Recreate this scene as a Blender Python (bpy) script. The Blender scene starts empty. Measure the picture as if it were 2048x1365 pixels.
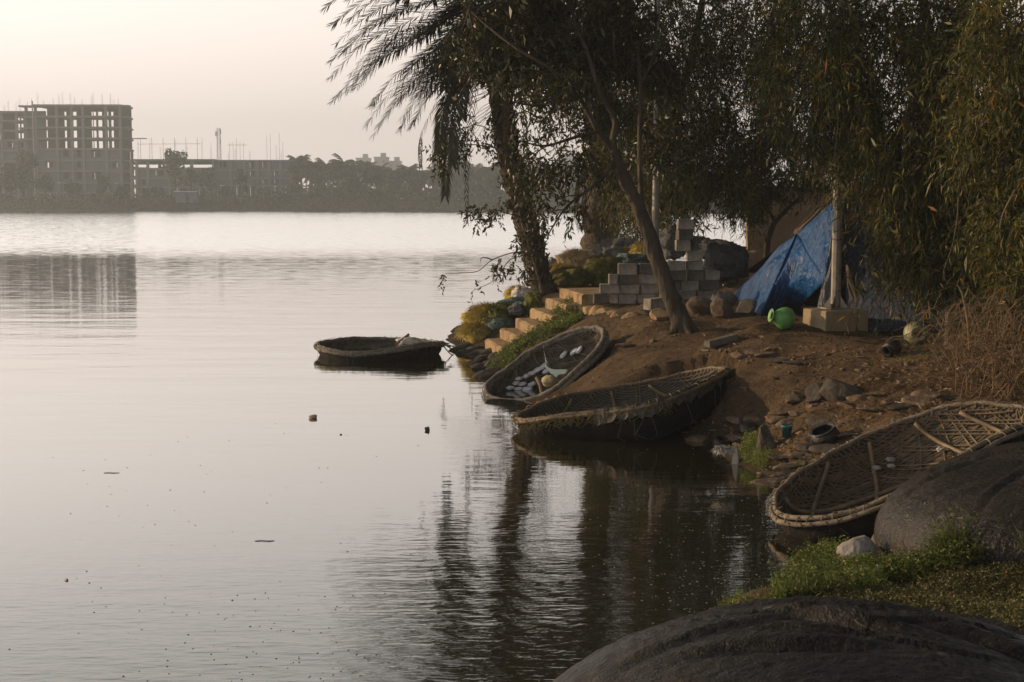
import bpy, bmesh, math, random
import numpy as np
from mathutils import Vector, Matrix

# ------------------------------------------------------------------ camera, sky, sun
SC = bpy.context.scene
COL = SC.collection
CAM_H, FPX, PITCH = 3.0, 2844.0, math.radians(5.66)     # eye height, focal length in photo pixels
cam_d = bpy.data.cameras.new('camera')
cam = bpy.data.objects.new('camera', cam_d)
COL.objects.link(cam)
cam.location = (0, 0, CAM_H)
cam.rotation_euler = (math.pi / 2 - PITCH, 0, 0)
cam_d.sensor_width = 36.0
cam_d.lens = 36.0 * FPX / 2048
cam_d.clip_end = 5000
SC.camera = cam

SUN_DIR = Vector((-0.93, 0.30, 0.235)).normalized()       # towards the sun
SUN_EL = math.asin(SUN_DIR.z)
SUN_AZ = math.atan2(SUN_DIR.x, SUN_DIR.y)                 # from +Y towards +X

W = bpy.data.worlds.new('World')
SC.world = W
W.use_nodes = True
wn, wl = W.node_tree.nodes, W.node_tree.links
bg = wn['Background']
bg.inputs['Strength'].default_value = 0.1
sky = wn.new('ShaderNodeTexSky')
sky.sky_type = 'NISHITA'
sky.sun_disc = False
sky.sun_elevation = SUN_EL
sky.sun_rotation = SUN_AZ
sky.air_density, sky.dust_density, sky.ozone_density = 1.5, 7.0, 1.0
tc = wn.new('ShaderNodeTexCoord')
sep = wn.new('ShaderNodeSeparateXYZ')
wl.new(tc.outputs['Generated'], sep.inputs[0])
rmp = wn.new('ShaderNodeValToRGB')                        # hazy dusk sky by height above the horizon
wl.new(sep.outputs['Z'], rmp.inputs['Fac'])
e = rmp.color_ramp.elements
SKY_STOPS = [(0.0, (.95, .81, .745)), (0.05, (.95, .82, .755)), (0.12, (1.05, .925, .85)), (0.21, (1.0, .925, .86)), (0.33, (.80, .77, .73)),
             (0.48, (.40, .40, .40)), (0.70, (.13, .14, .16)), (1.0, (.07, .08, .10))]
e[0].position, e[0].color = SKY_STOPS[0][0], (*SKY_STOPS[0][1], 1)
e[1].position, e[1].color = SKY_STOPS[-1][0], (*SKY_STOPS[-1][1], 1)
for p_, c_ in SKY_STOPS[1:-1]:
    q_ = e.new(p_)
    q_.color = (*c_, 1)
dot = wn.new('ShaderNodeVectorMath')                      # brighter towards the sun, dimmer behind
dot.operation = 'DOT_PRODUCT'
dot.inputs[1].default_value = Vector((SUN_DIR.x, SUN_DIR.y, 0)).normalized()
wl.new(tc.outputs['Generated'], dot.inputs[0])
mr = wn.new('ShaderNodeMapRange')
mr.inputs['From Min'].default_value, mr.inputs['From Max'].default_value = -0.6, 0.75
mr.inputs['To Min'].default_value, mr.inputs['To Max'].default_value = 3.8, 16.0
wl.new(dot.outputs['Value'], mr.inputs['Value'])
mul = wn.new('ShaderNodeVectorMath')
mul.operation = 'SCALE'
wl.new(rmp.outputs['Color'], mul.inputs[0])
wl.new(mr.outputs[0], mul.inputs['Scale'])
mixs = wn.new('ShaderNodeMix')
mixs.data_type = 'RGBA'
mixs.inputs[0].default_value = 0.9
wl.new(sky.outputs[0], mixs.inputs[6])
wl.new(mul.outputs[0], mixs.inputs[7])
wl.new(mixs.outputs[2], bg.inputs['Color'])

sun_d = bpy.data.lights.new('sun', 'SUN')
sun_d.energy = 4.6
sun_d.angle = math.radians(0.6)
sun_d.color = (1.0, 0.70, 0.40)
sun = bpy.data.objects.new('sun', sun_d)
COL.objects.link(sun)
sun.location = SUN_DIR * 200
sun.rotation_euler = SUN_DIR.to_track_quat('Z', 'Y').to_euler()

SC.view_settings.view_transform = 'Standard'
SC.view_settings.look = 'None'
SC.view_settings.exposure = 0.0
SC.view_settings.gamma = 1.0
SC.view_settings.use_curve_mapping = False
SC.render.engine = 'CYCLES'
SC.cycles.use_denoising = True
SC.cycles.max_bounces = 8
SC.cycles.diffuse_bounces = 3
SC.cycles.glossy_bounces = 3
SC.cycles.transmission_bounces = 4
SC.cycles.volume_bounces = 1
SC.cycles.sample_clamp_indirect = 4.0

# ------------------------------------------------------------------ helpers
SP, CP = math.sin(PITCH), math.cos(PITCH)
def ray(px, py):
    a, b = (px - 1024) / FPX, (682.5 - py) / FPX
    return Vector((a, CP + b * SP, -SP + b * CP))
def P(px, py, Y):                      # the point seen at a photo pixel, Y metres ahead
    d = ray(px, py)
    return Vector((0, 0, CAM_H)) + d * (Y / d.y)
def G(px, py, z=0.0):                  # the point seen at a photo pixel, at height z
    d = ray(px, py)
    return Vector((0, 0, CAM_H)) + d * ((z - CAM_H) / d.z)

def norm(v):
    v = Vector(v)
    return v.normalized() if v.length > 1e-9 else Vector((0, 0, 1))

class MB:
    """collects shapes (world coordinates) for ONE mesh object"""
    def __init__(self):
        self.v, self.f, self.uv = [], [], None
    def add(self, vs, fs):
        o = len(self.v)
        self.v.extend(tuple(x) for x in vs)
        self.f.extend(tuple(i + o for i in f) for f in fs)
        return self
    def box(self, c, s, m=None, jit=0.0):
        c = Vector(c)
        pts = []
        for x in (-1, 1):
            for y in (-1, 1):
                for z in (-1, 1):
                    p = Vector((x * s[0] / 2, y * s[1] / 2, z * s[2] / 2))
                    if jit:
                        p += Vector((random.uniform(-jit, jit), random.uniform(-jit, jit), random.uniform(-jit, jit)))
                    if m is not None:
                        p = m @ p
                    pts.append(c + p)
        return self.add(pts, [(0, 1, 3, 2), (4, 6, 7, 5), (0, 4, 5, 1), (2, 3, 7, 6), (0, 2, 6, 4), (1, 5, 7, 3)])
    def tube(self, pts, r, n=8, cap=True, wob=0.0):
        pts = [Vector(p) for p in pts]
        k = len(pts)
        rr = r if hasattr(r, '__len__') else [r] * k
        tan = [norm(pts[min(i + 1, k - 1)] - pts[max(i - 1, 0)]) for i in range(k)]
        a = tan[0].orthogonal().normalized()
        vs, fs = [], []
        for i in range(k):
            a = norm(a - tan[i] * a.dot(tan[i]))
            b = tan[i].cross(a)
            for j in range(n):
                t = 2 * math.pi * j / n
                q = rr[i] * (1 + (random.uniform(-wob, wob) if wob else 0))
                vs.append(pts[i] + (a * math.cos(t) + b * math.sin(t)) * q)
        for i in range(k - 1):
            for j in range(n):
                fs.append((i * n + j, i * n + (j + 1) % n, (i + 1) * n + (j + 1) % n, (i + 1) * n + j))
        if cap:
            fs.append(tuple(range(n - 1, -1, -1)))
            fs.append(tuple((k - 1) * n + j for j in range(n)))
        return self.add(vs, fs)
    def lathe(self, prof, n=24, m=None):
        m = m or Matrix.Identity(4)
        vs, fs = [], []
        for (r, z) in prof:
            for j in range(n):
                t = 2 * math.pi * j / n
                vs.append(m @ Vector((r * math.cos(t), r * math.sin(t), z)))
        for i in range(len(prof) - 1):
            for j in range(n):
                fs.append((i * n + j, i * n + (j + 1) % n, (i + 1) * n + (j + 1) % n, (i + 1) * n + j))
        return self.add(vs, fs)
    def prism(self, poly, h, m=None):
        """poly: xy outline, extruded 0..h"""
        m = m or Matrix.Identity(4)
        n = len(poly)
        vs = [m @ Vector((x, y, 0)) for x, y in poly] + [m @ Vector((x, y, h)) for x, y in poly]
        fs = [tuple(range(n - 1, -1, -1)), tuple(range(n, 2 * n))]
        fs += [(i, (i + 1) % n, n + (i + 1) % n, n + i) for i in range(n)]
        return self.add(vs, fs)
    def build(self, name, mat, parent=None, loc=None, smooth=False, bevel=0.0):
        o0 = parent.location.copy() if parent is not None else Vector(loc or (0, 0, 0))
        me = bpy.data.meshes.new(name)
        me.from_pydata([tuple(Vector(p) - o0) for p in self.v], [], self.f)
        me.update()
        ob = bpy.data.objects.new(name, me)
        COL.objects.link(ob)
        if mat is not None:
            me.materials.append(mat)
        if smooth:
            me.polygons.foreach_set('use_smooth', [True] * len(me.polygons))
        if self.uv is not None:
            ul = me.uv_layers.new(name='UVMap')
            li = np.zeros(len(me.loops), dtype=np.int32)
            me.loops.foreach_get('vertex_index', li)
            ul.data.foreach_set('uv', np.asarray(self.uv, dtype=np.float32)[li].ravel())
        if bevel:
            b = ob.modifiers.new('bevel', 'BEVEL')
            b.width, b.segments, b.limit_method = bevel, 2, 'ANGLE'
        if parent is not None:
            ob.parent = parent
        else:
            ob.location = o0
        return ob

def np_mesh(name, verts, faces, mat, parent=None, loc=(0, 0, 0), smooth=False):
    """verts (N,3), faces (M,4) numpy -> one mesh object"""
    o0 = np.array(parent.location if parent is not None else loc, dtype=np.float64)
    me = bpy.data.meshes.new(name)
    nv, nf = len(verts), len(faces)
    k = faces.shape[1]
    me.vertices.add(nv)
    me.vertices.foreach_set('co', (np.asarray(verts) - o0).astype(np.float32).ravel())
    me.loops.add(nf * k)
    me.loops.foreach_set('vertex_index', faces.astype(np.int32).ravel())
    me.polygons.add(nf)
    me.polygons.foreach_set('loop_start', np.arange(0, nf * k, k, dtype=np.int32))
    me.polygons.foreach_set('loop_total', np.full(nf, k, dtype=np.int32))
    if smooth:
        me.polygons.foreach_set('use_smooth', np.ones(nf, dtype=bool))
    me.update(calc_edges=True)
    ob = bpy.data.objects.new(name, me)
    COL.objects.link(ob)
    if mat is not None:
        me.materials.append(mat)
    if parent is not None:
        ob.parent = parent
    else:
        ob.location = tuple(o0)
    return ob

def tag(o, label=None, cat=None, group=None, kind=None):
    if label: o['label'] = label
    if cat: o['category'] = cat
    if group: o['group'] = group
    if kind: o['kind'] = kind
    return o
def thing(name, label, cat, loc=(0, 0, 0), group=None):
    o = bpy.data.objects.new(name, None)
    o.empty_display_size = 0.2
    COL.objects.link(o)
    o.location = loc
    return tag(o, label, cat, group)
def copy_tree(o, parent=None):
    c = o.copy()
    COL.objects.link(c)
    if parent is not None:
        c.parent = parent
    for ch in list(o.children):
        copy_tree(ch, c)
    return c

def catmull(pts, n=6):
    pts = [Vector(p) for p in pts]
    out = []
    for i in range(len(pts) - 1):
        p0, p1, p2, p3 = pts[max(i - 1, 0)], pts[i], pts[i + 1], pts[min(i + 2, len(pts) - 1)]
        for k in range(n):
            t = k / n
            out.append(0.5 * ((2 * p1) + (p2 - p0) * t + (2 * p0 - 5 * p1 + 4 * p2 - p3) * t * t + (3 * p1 - p0 - 3 * p2 + p3) * t ** 3))
    out.append(pts[-1])
    return out
def lerp_list(vals, m):
    xs = np.linspace(0, 1, len(vals))
    return list(np.interp(np.linspace(0, 1, m), xs, vals))

# ------------------------------------------------------------------ materials
def mat_new(name):
    m = bpy.data.materials.new(name)
    m.use_nodes = True
    nt = m.node_tree
    return m, nt.nodes, nt.links, nt.nodes['Principled BSDF']
def pm(name, c1, c2=None, rough=0.8, scale=6.0, bump=0.3, bscale=None, stretch=(1, 1, 1), spec=0.3, detail=6, metal=0.0, c3=None, dist=0.02):
    """rough mottled surface: two (three) tones over a noise, and a bump"""
    m, n, l, b = mat_new(name)
    b.inputs['Roughness'].default_value = rough
    b.inputs['Specular IOR Level'].default_value = spec
    b.inputs['Metallic'].default_value = metal
    t = n.new('ShaderNodeTexCoord')
    mp = n.new('ShaderNodeMapping')
    mp.inputs['Scale'].default_value = stretch
    l.new(t.outputs['Object'], mp.inputs[0])
    no = n.new('ShaderNodeTexNoise')
    no.inputs['Scale'].default_value = scale
    no.inputs['Detail'].default_value = detail
    no.inputs['Roughness'].default_value = 0.65
    l.new(mp.outputs[0], no.inputs['Vector'])
    r = n.new('ShaderNodeValToRGB')
    l.new(no.outputs['Fac'], r.inputs[0])
    r.color_ramp.elements[0].position, r.color_ramp.elements[1].position = 0.32, 0.68
    r.color_ramp.elements[0].color = (*c1, 1)
    r.color_ramp.elements[1].color = (*(c2 or c1), 1)
    if c3:
        q = r.color_ramp.elements.new(0.5)
        q.color = (*c3, 1)
    l.new(r.outputs[0], b.inputs['Base Color'])
    if bump:
        n2 = n.new('ShaderNodeTexNoise')
        n2.inputs['Scale'].default_value = bscale or scale * 4
        n2.inputs['Detail'].default_value = 5
        l.new(mp.outputs[0], n2.inputs['Vector'])
        bp = n.new('ShaderNodeBump')
        bp.inputs['Strength'].default_value = bump
        bp.inputs['Distance'].default_value = dist
        l.new(n2.outputs['Fac'], bp.inputs['Height'])
        l.new(bp.outputs[0], b.inputs['Normal'])
    return m
def leaf_mat(name, stops, trans=0.35, rough=0.45, spec=0.35):
    """each leaf its own tone; thin leaves let some light through"""
    m, n, l, b = mat_new(name)
    g = n.new('ShaderNodeNewGeometry')
    r = n.new('ShaderNodeValToRGB')
    l.new(g.outputs['Random Per Island'], r.inputs[0])
    el = r.color_ramp.elements
    el[0].position, el[0].color = stops[0][0], (*stops[0][1], 1)
    el[1].position, el[1].color = stops[-1][0], (*stops[-1][1], 1)
    for p_, c_ in stops[1:-1]:
        q = el.new(p_)
        q.color = (*c_, 1)
    t = n.new('ShaderNodeTexCoord')
    no = n.new('ShaderNodeTexNoise')
    no.inputs['Scale'].default_value = 0.9
    no.inputs['Detail'].default_value = 3
    l.new(t.outputs['Object'], no.inputs['Vector'])
    mp = n.new('ShaderNodeMapRange')
    mp.inputs['From Min'].default_value, mp.inputs['From Max'].default_value = 0.3, 0.7
    mp.inputs['To Min'].default_value, mp.inputs['To Max'].default_value = 0.6, 1.35
    l.new(no.outputs['Fac'], mp.inputs['Value'])
    sc = n.new('ShaderNodeVectorMath')
    sc.operation = 'SCALE'
    l.new(r.outputs[0], sc.inputs[0])
    l.new(mp.outputs[0], sc.inputs['Scale'])
    l.new(sc.outputs[0], b.inputs['Base Color'])
    b.inputs['Roughness'].default_value = rough
    b.inputs['Specular IOR Level'].default_value = spec
    tr = n.new('ShaderNodeBsdfTranslucent')
    l.new(sc.outputs[0], tr.inputs['Color'])
    mx = n.new('ShaderNodeMixShader')
    mx.inputs[0].default_value = trans
    out = n['Material Output']
    l.new(b.outputs[0], mx.inputs[1])
    l.new(tr.outputs[0], mx.inputs[2])
    l.new(mx.outputs[0], out.inputs['Surface'])
    return m
# ------------------------------------------------------------------ the land
rng = np.random.default_rng(11)
random.seed(5)
CTRL = []
def cg(px, py, z): CTRL.append((*G(px, py, z)[:2], z))
def cw(x, y, z): CTRL.append((x, y, z))
SHORE = [(1130, 1365), (1300, 1290), (1450, 1225), (1555, 1195), (1585, 1130), (1650, 1105), (1640, 1060), (1560, 990), (1530, 955),
         (1485, 932), (1440, 905), (1360, 880), (1250, 860), (1150, 835), (1060, 800), (1000, 752), (960, 722), (915, 693)]
for s in SHORE:
    p = G(*s, 0)
    cw(p.x, p.y, 0.0)
for (px, py) in [(1000, 1365), (1150, 1280), (1300, 1210), (1430, 1150), (1480, 1060), (1440, 1000), (1330, 950), (1150, 920), (1000, 860), (920, 790), (850, 730)]:
    p = G(px, py, 0)
    cw(p.x, p.y, -0.45)
# the back of the headland and water behind it
for x, y, z in [(-1.35, 30.5, 0), (-1.3, 33, 0), (-.7, 37, 0), (.3, 41, 0), (2, 44.5, 0), (4.5, 46, 0), (7.5, 47, 0), (11, 49, 0), (16, 54, 0), (25, 60, 0),
                (-2.6, 30, -.6), (-2.6, 34, -.6), (-2, 39, -.6), (-.5, 44, -.6), (2, 47.5, -.6), (6, 50, -.6), (11, 53, -.6), (-4, 25, -.8), (-4, 18, -.9), (-4, 12, -.9), (-3, 7, -.8), (-5, 36, -.8), (16, 60, -.6),
                (14, 40, 1.3), (20, 30, 1.5), (14, 22, 1.4), (9, 16, 1.3), (7, 11, .9), (6, 7, .6), (22, 45, 1.4), (1.6, 37, 1.1), (3.5, 41, 1.1), (7, 43, 1.1), (0.3, 33, .75), (12, 30, 1.25), (3.0, 33, 1.12), (-.55, 31, .45), (4, 28, 1.08), (3, 30.5, 1.1), (5.2, 26, 1.08), (5, 34, 1.1), (7, 36, 1.12), (8.5, 31, 1.12), (6, 40, 1.08), (2.6, 26.5, 1.1), (3.6, 24.2, 1.08), (10, 36, 1.15), (9, 26, 1.12), (-.1, 27.6, .28), (.25, 27.4, .5), (.6, 27.5, .72), (.95, 27.5, .92), (.1, 26.6, .3), (.5, 26.4, .55), (.9, 26.2, .78),
                (1.2, 6.4, .25), (2.2, 6.6, .42), (.55, 5.6, .1), (3.5, 5, .5)]:
    cw(x, y, z)
for s in [(1150, 590, 1.2), (1090, 597, 1.0), (1250, 625, 1.15), (1365, 664, 1.0), (1300, 645, 1.08), (1450, 645, 1.08), (1560, 660, 1.1), (1680, 667, 1.1), (1840, 692, 1.1),
          (2000, 705, 1.15), (1250, 705, .72), (1400, 705, .85), (1480, 745, .74), (1600, 745, .82), (1750, 765, .84), (1900, 790, .9), (2040, 800, 1.0), (1260, 755, .45),
          (1500, 805, .46), (1450, 882, .1), (1600, 832, .5), (1700, 832, .62), (1500, 862, .22), (1600, 884, .34), (1590, 935, .16), (1800, 850, .68), (1900, 870, .65),
          (1700, 1130, .1), (1900, 1105, .32), (2048, 1045, .5), (1800, 1180, .22), (2048, 1200, .42), (1620, 1170, .07), (1750, 1050, .15), (1900, 1000, .35),
          (1640, 980, .12), (1500, 545, 1.15), (1690, 545, 1.2), (1190, 540, 1.15), (1020, 722, .18), (1075, 685, .45), (1125, 645, .75), (1180, 640, .95), (990, 735, .08),
          (1120, 760, .1), (1180, 720, .45)]:
    cg(*s)
CT = np.array(CTRL)
def _tps(r2): return np.where(r2 > 1e-12, r2 * np.log(np.maximum(r2, 1e-12)), 0.0)
_n = len(CT)
_K = _tps(((CT[:, None, :2] - CT[None, :, :2]) ** 2).sum(-1)) + np.eye(_n) * 0.06
_Q = np.c_[np.ones(_n), CT[:, :2]]
_A = np.block([[_K, _Q], [_Q.T, np.zeros((3, 3))]])
_S = np.linalg.solve(_A, np.r_[CT[:, 2], 0, 0, 0])
_wav = [(rng.uniform(.5, 5.5), rng.uniform(0, 6.28), rng.uniform(0, 6.28)) for _ in range(26)]
class Bowl:
    """a round basket hull hung from a warped rim through the given photo points (px, py, Y), evenly spaced round it"""
    def __init__(self, pts, depth, up=1):
        p = np.array([P(*q) for q in pts])
        n = len(p)
        th = 2 * np.pi * np.arange(n) / n
        self.c = p.mean(0)
        cols = [np.ones(n)]
        K = (n - 1) // 2
        for k in range(1, K + 1):
            cols += [np.cos(k * th), np.sin(k * th)]
        if n % 2 == 0:
            cols.append(np.cos(n / 2 * th))
        self.K = K; self.n = n
        self.co = np.linalg.solve(np.array(cols).T, p)
        e1, e2 = self.co[1], self.co[2]
        nn = np.cross(e1, e2); nn /= np.linalg.norm(nn)
        if nn[2] < 0: nn = -nn
        self.N = nn * up
        self.D = depth
        self.e1, self.e2 = e1, e2
    def rim(self, th):
        th = np.asarray(th, float)
        out = np.zeros(th.shape + (3,)) + self.co[0]
        i = 1
        for k in range(1, self.K + 1):
            out += np.cos(k * th)[..., None] * self.co[i] + np.sin(k * th)[..., None] * self.co[i + 1]
            i += 2
        if self.n % 2 == 0:
            out += np.cos(self.n / 2 * th)[..., None] * self.co[i]
        return out
    def at(self, th, t, off=0.0):
        """t: 0 bottom centre .. 1 rim; off: inward lift"""
        th, t = np.asarray(th, float), np.clip(np.asarray(t, float), 0, 1)
        ph = (1 - t) * np.pi / 2
        rho = np.cos(ph) ** .62 * (1 + .035 * np.sin(2 * ph))
        d = self.D * np.sin(ph) ** .85
        R = self.rim(th) - self.c
        sh = 1 - off / max(np.linalg.norm(self.e1), .1)
        return self.c + R * (rho * sh)[..., None] - self.N * (d - off * np.sin(ph))[..., None]
    def uv(self, u, v, off=0.0):
        r = np.hypot(u, v); th = np.arctan2(v, u)
        return self.at(th, np.minimum(r, 1), off)
BOWLS = [Bowl(*q) for q in (
    ([(882, 687, 27.5), (845, 682, 28.4), (742, 677, 28.75), (667, 681, 28.4), (636, 690, 27.5), (665, 701, 26.6), (742, 705, 26.35), (836, 690, 26.7)], .42),
    ([(1203, 664, 22.35), (1148, 668, 22.75), (1062, 708, 22.85), (1003, 752, 22.4), (977, 792, 21.7), (1060, 803, 21.25), (1140, 757, 21.15), (1196, 703, 21.6)], .52),
    ([(1450, 737, 19.2), (1345, 752, 20.0), (1225, 775, 20.1), (1105, 800, 19.7), (1034, 836, 18.45), (1118, 832, 17.75), (1255, 817, 17.4), (1372, 781, 17.75)], .62),
    ([(2078, 832, 13.5), (1962, 809, 14.2), (1790, 850, 14.55), (1640, 922, 14.0), (1549, 1008, 12.95), (1640, 1038, 12.15), (1836, 968, 11.98), (2010, 868, 12.45)], .52))]
def hull_cut(x, y, z):
    """the earth is pressed down under the beached hulls"""
    for bw in BOWLS[1:]:
        A = np.array([[bw.e1[0], bw.e2[0]], [bw.e1[1], bw.e2[1]]])
        uv = np.linalg.solve(A, np.stack([x - bw.c[0], y - bw.c[1]]))
        th = np.linspace(0, 2 * np.pi, 181)[:-1]
        R3 = bw.rim(th)
        ru = np.linalg.solve(A, np.stack([R3[:, 0] - bw.c[0], R3[:, 1] - bw.c[1]]))
        ag = np.arctan2(ru[1], ru[0]); o_ = np.argsort(ag)
        an = np.arctan2(uv[1], uv[0])
        r = np.hypot(uv[0], uv[1]) / np.interp(an, ag[o_], np.hypot(ru[0], ru[1])[o_], period=2 * np.pi)
        k = r < 1.14
        zr = np.interp(an[k], ag[o_], R3[o_, 2], period=2 * np.pi)
        if not hasattr(bw, 'low'):                        # lowest point of the hull over each 6 cm cell
            TH, T = np.meshgrid(np.linspace(0, 2 * np.pi, 320), np.linspace(0, 1, 90))
            h = bw.at(TH, T).reshape(-1, 3)
            bw.o = h[:, :2].min(0) - .12
            ij = ((h[:, :2] - bw.o) / .06).astype(int)
            bw.low = np.full(ij.max(0) + 4, 9.0)
            np.minimum.at(bw.low, (ij[:, 0], ij[:, 1]), h[:, 2])
            p = np.pad(bw.low, 1, constant_values=9.0)
            bw.low = np.min([p[i:i + bw.low.shape[0], j:j + bw.low.shape[1]] for i in range(3) for j in range(3)], axis=0)
        ij = ((np.stack([x[k], y[k]], -1) - bw.o) / .06).astype(int)
        ok = (ij >= 0).all(1) & (ij[:, 0] < bw.low.shape[0]) & (ij[:, 1] < bw.low.shape[1])
        hz_ = zr - .06
        hz_[ok] = np.minimum(hz_[ok], bw.low[ij[ok, 0], ij[ok, 1]] - .04)
        z[k] = np.minimum(z[k], hz_)
    return z
def ground_np(x, y):
    x, y = np.asarray(x, float), np.asarray(y, float)
    sh = x.shape
    q = np.c_[x.ravel(), y.ravel()]
    out = np.zeros(len(q))
    for i in range(0, len(q), 20000):
        s = q[i:i + 20000]
        out[i:i + 20000] = _tps(((s[:, None, :] - CT[None, :, :2]) ** 2).sum(-1)) @ _S[:_n] + _S[_n] + s @ _S[_n + 1:]
    for f, a, ph in _wav:
        out += 0.016 / (0.6 + f * .45) * np.sin(f * (q[:, 0] * math.cos(a) + q[:, 1] * math.sin(a)) * 2 + ph)
    out = hull_cut(q[:, 0], q[:, 1], np.clip(out, -1.2, 1.6))
    return out.reshape(sh)
def ground(x, y): return float(ground_np(np.array([x]), np.array([y]))[0])
def on_ground(px, py, z0=0.8, dz=0.0):
    """the ground point seen at a photo pixel"""
    z = z0
    for _ in range(12):
        p = G(px, py, z)
        z = z * .4 + ground(p.x, p.y) * .6
    p = G(px, py, z)
    p.z = ground(p.x, p.y) + dz
    return p

def grid_mesh(name, xs, ys, zf, mat):
    X, Y = np.meshgrid(xs, ys)
    Z = zf(X, Y)
    v = np.c_[X.ravel(), Y.ravel(), Z.ravel()]
    nx, ny = len(xs), len(ys)
    i = np.arange(nx * ny).reshape(ny, nx)
    f = np.c_[i[:-1, :-1].ravel(), i[:-1, 1:].ravel(), i[1:, 1:].ravel(), i[1:, :-1].ravel()]
    return np_mesh(name, v, f, mat, smooth=True)

# soil: reddish brown, trodden paler on the level, wet and dark by the water
def soil_mat():
    m, n, l, b = mat_new('soil')
    t = n.new('ShaderNodeTexCoord')
    def noise(sc, det=6):
        k = n.new('ShaderNodeTexNoise')
        k.inputs['Scale'].default_value = sc
        k.inputs['Detail'].default_value = det
        k.inputs['Roughness'].default_value = .72
        l.new(t.outputs['Object'], k.inputs['Vector'])
        return k
    a, c, d = noise(.9), noise(7), noise(38, 4)
    r1 = n.new('ShaderNodeValToRGB')
    r1.color_ramp.elements[0].position, r1.color_ramp.elements[1].position = .35, .68
    r1.color_ramp.elements[0].color, r1.color_ramp.elements[1].color = (.105, .073, .044, 1), (.24, .17, .105, 1)
    l.new(a.outputs['Fac'], r1.inputs[0])
    r2 = n.new('ShaderNodeValToRGB')
    r2.color_ramp.elements[0].position, r2.color_ramp.elements[1].position = .3, .72
    r2.color_ramp.elements[0].color, r2.color_ramp.elements[1].color = (.45, .45, .45, 1), (1.25, 1.2, 1.15, 1)
    l.new(c.outputs['Fac'], r2.inputs[0])
    mx = n.new('ShaderNodeMix'); mx.data_type = 'RGBA'; mx.blend_type = 'MULTIPLY'; mx.inputs[0].default_value = 1
    l.new(r1.outputs[0], mx.inputs[6]); l.new(r2.outputs[0], mx.inputs[7])
    sp = n.new('ShaderNodeSeparateXYZ'); l.new(t.outputs['Object'], sp.inputs[0])
    wet = n.new('ShaderNodeMapRange')
    wet.inputs['From Min'].default_value, wet.inputs['From Max'].default_value = .02, .28
    wet.inputs['To Min'].default_value, wet.inputs['To Max'].default_value = .35, 1
    l.new(sp.outputs['Z'], wet.inputs['Value'])
    sc = n.new('ShaderNodeVectorMath'); sc.operation = 'SCALE'
    l.new(mx.outputs[2], sc.inputs[0]); l.new(wet.outputs[0], sc.inputs['Scale'])
    l.new(sc.outputs[0], b.inputs['Base Color'])
    b.inputs['Roughness'].default_value = .92
    b.inputs['Specular IOR Level'].default_value = .15
    ad = n.new('ShaderNodeMath'); ad.operation = 'ADD'
    l.new(c.outputs['Fac'], ad.inputs[0]); l.new(d.outputs['Fac'], ad.inputs[1])
    bp = n.new('ShaderNodeBump'); bp.inputs['Strength'].default_value = 1.0; bp.inputs['Distance'].default_value = .09
    l.new(ad.outputs[0], bp.inputs['Height']); l.new(bp.outputs[0], b.inputs['Normal'])
    return m
M_SOIL = soil_mat()
_rj = np.random.default_rng(77)
def clods(X, Y):
    z = ground_np(X, Y)
    return z + np.where(z > .02, _rj.normal(size=z.shape) * .009 * (1 + .8 * np.sin(X * 2.3) * np.sin(Y * 1.9)), 0)
land = grid_mesh('ground', np.linspace(-6, 26, 401), np.r_[np.linspace(4.2, 24, 300)[:-1], np.linspace(24, 62, 340)], clods, M_SOIL)
tag(land, kind='structure')

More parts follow.
